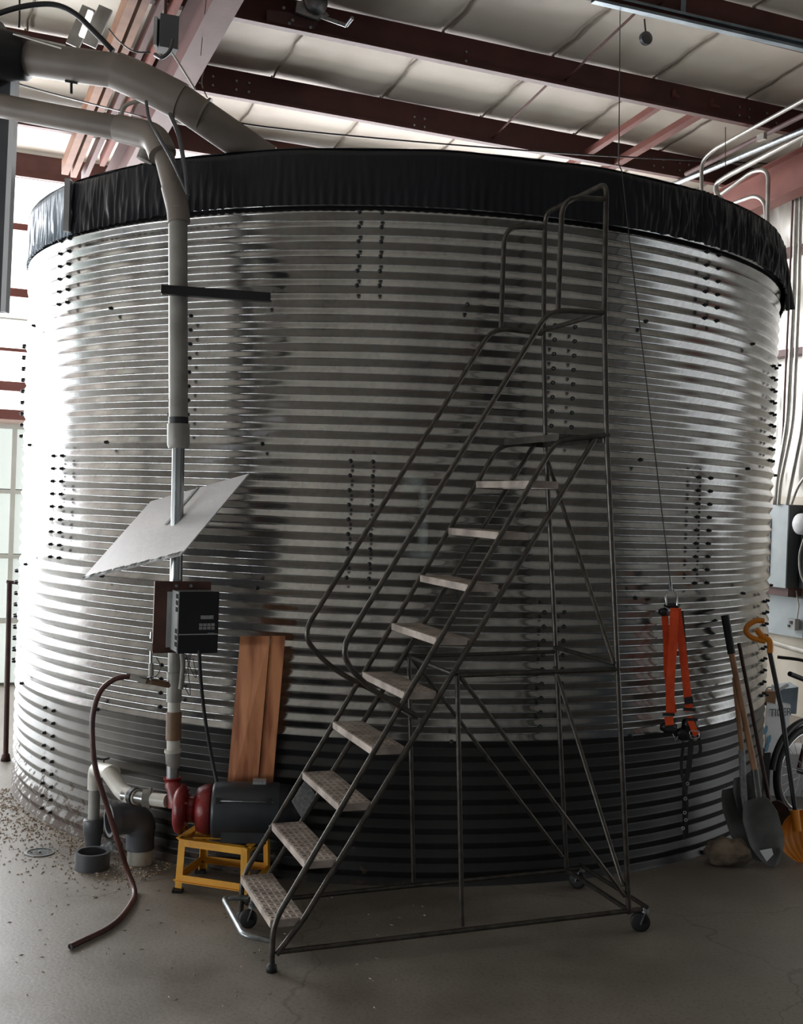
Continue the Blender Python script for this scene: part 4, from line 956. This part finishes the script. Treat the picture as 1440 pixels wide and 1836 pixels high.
run([rq(1458, 840, 8.6), rq(1432, 868, 8.6), rq(1419, 905, 8.62)], .014, 'emt', 'panel_conduit', 'short curved conduit entering the right end of the panel top', fr=.15)
tag(MB().tube([atq(1301, 228, 9.3), at(1301, 300, atq(1301, 228, 9.3).y)], .004, 6).build('hanger_rod', 'dark'), 'thin threaded rod holding the conduit rack below the purlin', 'rod')
cl = rq(1366, 246, 7.45); tag(MB().obox(cl, Qv*.05, Pv*.02, Zv*.03).build('beam_clamp', 'emt', None, cl), 'pale beam clamp on the upper rack conduit', 'clamp')
# electrical panel
eb = thing('electrical_panel', W(8.75, 9.9, 1.38), 'grey electrical panel box on the right wall beside the tank', 'electrical panel')
def onw(q, z, p=8.8): return W(p, q, z)
MB().obox(W(8.77, 9.98, 1.82), Qv*.47, Pv*.12, Zv*.44).build('enclosure', 'boxdark', eb)
MB().obox(W(8.645, 9.98, 1.82), Qv*.475, Pv*.008, Zv*.445).build('front_frame', 'boxblue', eb)
MB().obox(W(8.633, 10.08, 1.79), Qv*.33, Pv*.006, Zv*.30).build('door', 'boxdark', eb)
for z in (1.6, 1.8, 2.0): MB().obox(W(8.625, 9.77, z), Qv*.012, Pv*.01, Zv*.02).build('hinge', 'driveside', eb)
MB().obox(W(8.78, 9.98, 1.33), Qv*.46, Pv*.09, Zv*.045).build('lower_trough', 'rafter', eb)
mt = thing('electric_meter', W(8.7, 9.33, 2.05), 'round glass electric meter at the right edge beside the panel', 'meter')
MB().lathe(W(8.8, 9.33, 2.06), -Pv, [(0, .001), (0, .12), (.06, .12), (.08, .115), (.16, .11), (.19, .08), (.2, .001)], 24).build('meter_body', 'paper', mt)
MB().obox(W(8.84, 9.33, 1.8), Qv*.14, Pv*.05, Zv*.42).build('socket_box', 'boxdark', mt)
hose('meter_wire', [W(8.72, 9.33, 1.95), W(8.70, 9.38, 1.75), W(8.7, 9.36, 1.55), W(8.72, 9.30, 1.42)], .012, 'emt', 'white wire hanging below the round meter', 'wire')
ob = thing('outlet_panel', W(8.8, 9.8, 1.0), 'pale green plastic sheet with a socket outlet below the panel', 'outlet')
MB().obox(W(8.84, 9.85, 1.06), Qv*.42, Pv*.012, Zv*.21).build('sheet', 'boxblue', ob)
MB().obox(W(8.78, 9.52, .99), Qv*.055, Pv*.03, Zv*.06).build('outlet_box', 'driveside', ob)
MB().obox(W(8.745, 9.52, 1.01), Qv*.018, Pv*.005, Zv*.015).build('socket', 'dark', ob); MB().obox(W(8.745, 9.55, .97), Qv*.014, Pv*.005, Zv*.012).build('socket', 'dark', ob)
MB().tube([W(8.78, 9.47, 1.05), W(8.78, 9.45, 1.2), W(8.78, 9.5, 1.35)], .008, 6).build('wire', 'emt', ob)
tag(MB().tube([rq(1376, 1149, 8.72), rq(1460, 1174, 8.72)], .030, 14).build('wall_pipe', 'pvcwhite', None), 'white horizontal pipe along the right wall above the bicycle', 'pipe')

# card box with the printed word, bag, bin
def plane_rect(x0, y0, x1, y1, Y): return at(x0, y0, Y), at(x1, y1, Y)
cb = thing('cardboard_carton', atz(1400, 1400) if False else at(1395, 1400, 8.7), 'white printed carton with blue ovals behind the shovels', 'carton')
cY = 8.75
A_, B_, C_, D_ = at(1375, 1262, cY), at(1418, 1267, cY+.12), at(1412, 1345, cY+.12), at(1371, 1350, cY)
MB().prism([A_, B_, C_, D_], Vector((.10, .32, 0))).build('carton_body', 'paper', cb)
dx_ = (B_-A_).normalized(); fnn = dx_.cross(Zv).normalized()
if fnn.y > 0: fnn = -fnn
for (x, y) in ((1373, 1309), (1379, 1326), (1375, 1340)):
    c = at(x, y, cY-.004); mb = MB(); n_ = 18
    mb.prism([c + dx_*.018*math.cos(2*PI*i/n_)*1.0 + Zv*.036*math.sin(2*PI*i/n_) + dx_*.010*math.sin(2*PI*i/n_) for i in range(n_)], -fnn*-.002 if False else fnn*.003)
    mb.build('printed_oval', 'blueoval', cb)
cu = bpy.data.curves.new('txt', 'FONT'); cu.body = 'TIGER'; cu.size = .085; cu.extrude = .001
to = bpy.data.objects.new('txt', cu); C.objects.link(to); dg = bpy.context.evaluated_depsgraph_get(); dg.update()
me = bpy.data.meshes.new_from_object(to.evaluated_get(dg)); bpy.data.objects.remove(to)
o = bpy.data.objects.new('lettering', me); C.objects.link(o); me.materials.append(M['ink'])
tl = at(1379, 1285, cY) + fnn*.006
o.matrix_world = Matrix(((dx_.x, 0, fnn.x, tl.x), (dx_.y, 0, fnn.y, tl.y), (0, 1, 0, tl.z), (0, 0, 0, 1)))
o.parent = cb; o.matrix_parent_inverse = Matrix.Translation(-Vector(cb['_o']))
bgc = at(1376, 1250, 8.9); bgo = thing('paper_bag', bgc-Zv*.06, 'brown paper bag with a white loop handle on top of the carton', 'bag')
MB().obox(bgc, Vector((.045, 0, 0)), Vector((0, .06, 0)), Zv*.055).build('bag_body', 'bag', bgo)
MB().tube(spline([at(1374, 1238, 8.85), at(1377, 1233, 8.85), at(1384, 1233, 8.85), at(1386, 1243, 8.85)], 4), .006, 6).build('handle', 'paper', bgo)
bnc = at(1414, 1252, 9.0); bno = thing('storage_bin', bnc-Zv*.1, 'blue-grey plastic bin behind the bicycle handlebar', 'bin')
MB().prism([at(1397, 1236, 9.0), at(1432, 1232, 9.0), at(1428, 1280, 9.0), at(1402, 1280, 9.0)], Vector((.02, .25, 0))).build('bin_body', 'zinc', bno)
MB().bar(at(1396, 1236, 8.97), at(1413, 1227, 8.97), .03, .025).build('lid_clip', 'paper', bno)
# support shelf for carton/bag/bin
shf = thing('storage_crate', at(1400, 1420, 8.9)*1, 'pale crate standing on the floor under the carton', 'crate')
z_ = D_.z-.002
MB().obox(Vector((3.13, 8.98, z_/2)), Vector((.25, .0, 0)), Vector((0, .22, 0)), Zv*z_/2).build('crate_body', 'paper', shf)
# bicycle: front wheel, fender, fork, stem, bars
bk = thing('bicycle', atz(1440, 1450), 'dark red bicycle with black fender and grips, front wheel showing at the right edge', 'bicycle')
wc_ = at(1432, 1395, 8.1); wr = wc_.z*1.0 if wc_.z > .2 else .3
wr = .335; wc_ = Vector((wc_.x+.04, 8.1, wr))
wx = Vector((.82, .57, 0)).normalized(); wn = Vector((-wx.y, wx.x, 0))
def ringp(r, n=48, c=None): c = c or wc_; return [c + wx*r*math.cos(2*PI*i/n)+Zv*r*math.sin(2*PI*i/n) for i in range(n)]
MB().tube(ringp(wr-.025), .025, 10, closed=True).build('tyre', 'blackrub', bk)
MB().tube(ringp(wr-.062), .012, 8, closed=True).build('rim', 'chrome', bk)
mb = MB()
for i in range(24):
    a = 2*PI*i/24; mb.tube([wc_+wn*.03*(-1)**i, wc_+wx*(wr-.065)*math.cos(a)+Zv*(wr-.065)*math.sin(a)], .0016, 4)
mb.build('spokes', 'chrome', bk)
MB().cyl(wc_-wn*.05, wc_+wn*.05, .022, 14).build('hub', 'chrome', bk)
fp = [wc_ + wx*(wr+.03)*math.cos(a)+Zv*(wr+.03)*math.sin(a) for a in [math.radians(d) for d in range(60, 176, 8)]]
MB().tube(fp, .022, 8).build('fender', 'dark', bk)
hd = wc_ + wx*.12 + Zv*.42
for s in (-1, 1): MB().tube([wc_+wn*.05*s, wc_+wx*.03+wn*.05*s+Zv*.1, hd+wn*.035*s-Zv*.02], .014, 10).build('fork_blade', 'bikered', bk)
MB().tube([hd-Zv*.05, hd+wx*.05+Zv*.18], .024, 12).build('head_tube', 'bikered', bk)
MB().tube([hd+wx*.05+Zv*.16, hd+wx*.06+Zv*.28], .018, 12).build('stem', 'dark', bk)
hb = hd+wx*.05+Zv*.30
MB().tube(spline([hb+wn*.30-wx*.12+Zv*.05, hb+wn*.15-wx*.03+Zv*.04, hb, hb-wn*.15-wx*.03+Zv*.04, hb-wn*.30-wx*.12+Zv*.05], 5), .012, 10).build('handlebar', 'dark', bk)
ge = at(1416, 1208, 8.0); MB().tube([ge, at(1446, 1220, 8.1)], .018, 12).build('grip', 'blackrub', bk)
MB().tube([hd+Zv*.12, hd+Zv*.10+wx*.6], .02, 10).build('top_tube', 'bikered', bk); MB().tube([hd-Zv*.02, wc_+wx*.75-Zv*.05], .024, 10).build('down_tube', 'bikered', bk)
wc2 = wc_ + wx*1.05
MB().tube(ringp(wr-.025, c=wc2), .025, 10, closed=True).build('tyre', 'blackrub', bk); MB().tube(ringp(wr-.062, c=wc2), .012, 8, closed=True).build('rim', 'chrome', bk)
MB().tube([hd+Zv*.10+wx*.6, wc_+wx*.6-Zv*.08], .02, 10).build('seat_tube', 'bikered', bk); MB().tube([wc_+wx*.6-Zv*.06, wc2], .014, 8).build('chain_stay', 'bikered', bk)
MB().tube([hd+Zv*.10+wx*.6, hd+Zv*.24+wx*.58], .015, 8).build('seat_post', 'chrome', bk); MB().obox(hd+Zv*.27+wx*.60, wx*.13, wn*.06, Zv*.03).build('saddle', 'blackrub', bk)
MB().lathe(hd+wx*-.03+Zv*.03, -wx, [(0, .001), (0, .03), (.03, .028), (.045, .001)], 14).build('lamp', 'chrome', bk)

# ================================================================== left background pole
pa_, pb_ = at(17, 1043, 8.98), atz(10, 1364)
po = thing('stand_pipe', pb_, 'thin dark pole standing left of the tank with a short arm to it', 'pole')
MB().tube([pb_+Zv*.01, pa_], .020, 10).build('pole', 'rust', po); MB().tube([pa_-Vector((.02, 0, 0)), at(40, 1046, 8.98)], .014, 8).build('arm', 'rust', po)
MB().lathe(pb_, (0, 0, 1), [(0, .001), (0, .04), (.05, .03), (.06, .02)], 12).build('foot', 'rust', po)

# debris along the tank foot
mb = MB()
for i in range(1700):
    az = random.uniform(-68, -24); rr = TR + .03 + abs(random.gauss(0, .28)); c = cylp(az, rr, .002)
    s = random.uniform(.004, .014); a = random.random()*PI; e1 = Vector((math.cos(a), math.sin(a), 0))*s; e2 = Vector((-math.sin(a), math.cos(a), 0))*s*random.uniform(.3, .8)
    h = Zv*random.uniform(.002, .009); mb.add([c-e1, c+e2, c+e1, c-e2, c+h], [(0, 1, 4), (1, 2, 4), (2, 3, 4), (3, 0, 4)])
for i in range(120):
    c = Vector((random.uniform(-2.4, .2), random.uniform(4.7, 6.2), .001)); s = random.uniform(.004, .010); a = random.random()*PI; e1 = Vector((math.cos(a), math.sin(a), 0))*s*1.6; e2 = Vector((-math.sin(a), math.cos(a), 0))*s*.4
    mb.add([c-e1, c+e2, c+e1, c-e2, c+Zv*.004], [(0, 1, 4), (1, 2, 4), (2, 3, 4), (3, 0, 4)])
tag(mb.build('floor_debris', 'debris'), 'brown flakes and dried leaf bits scattered on the floor by the tank foot', 'debris', kind='stuff')

for o in bpy.data.objects:
    if '_o' in o: del o['_o']
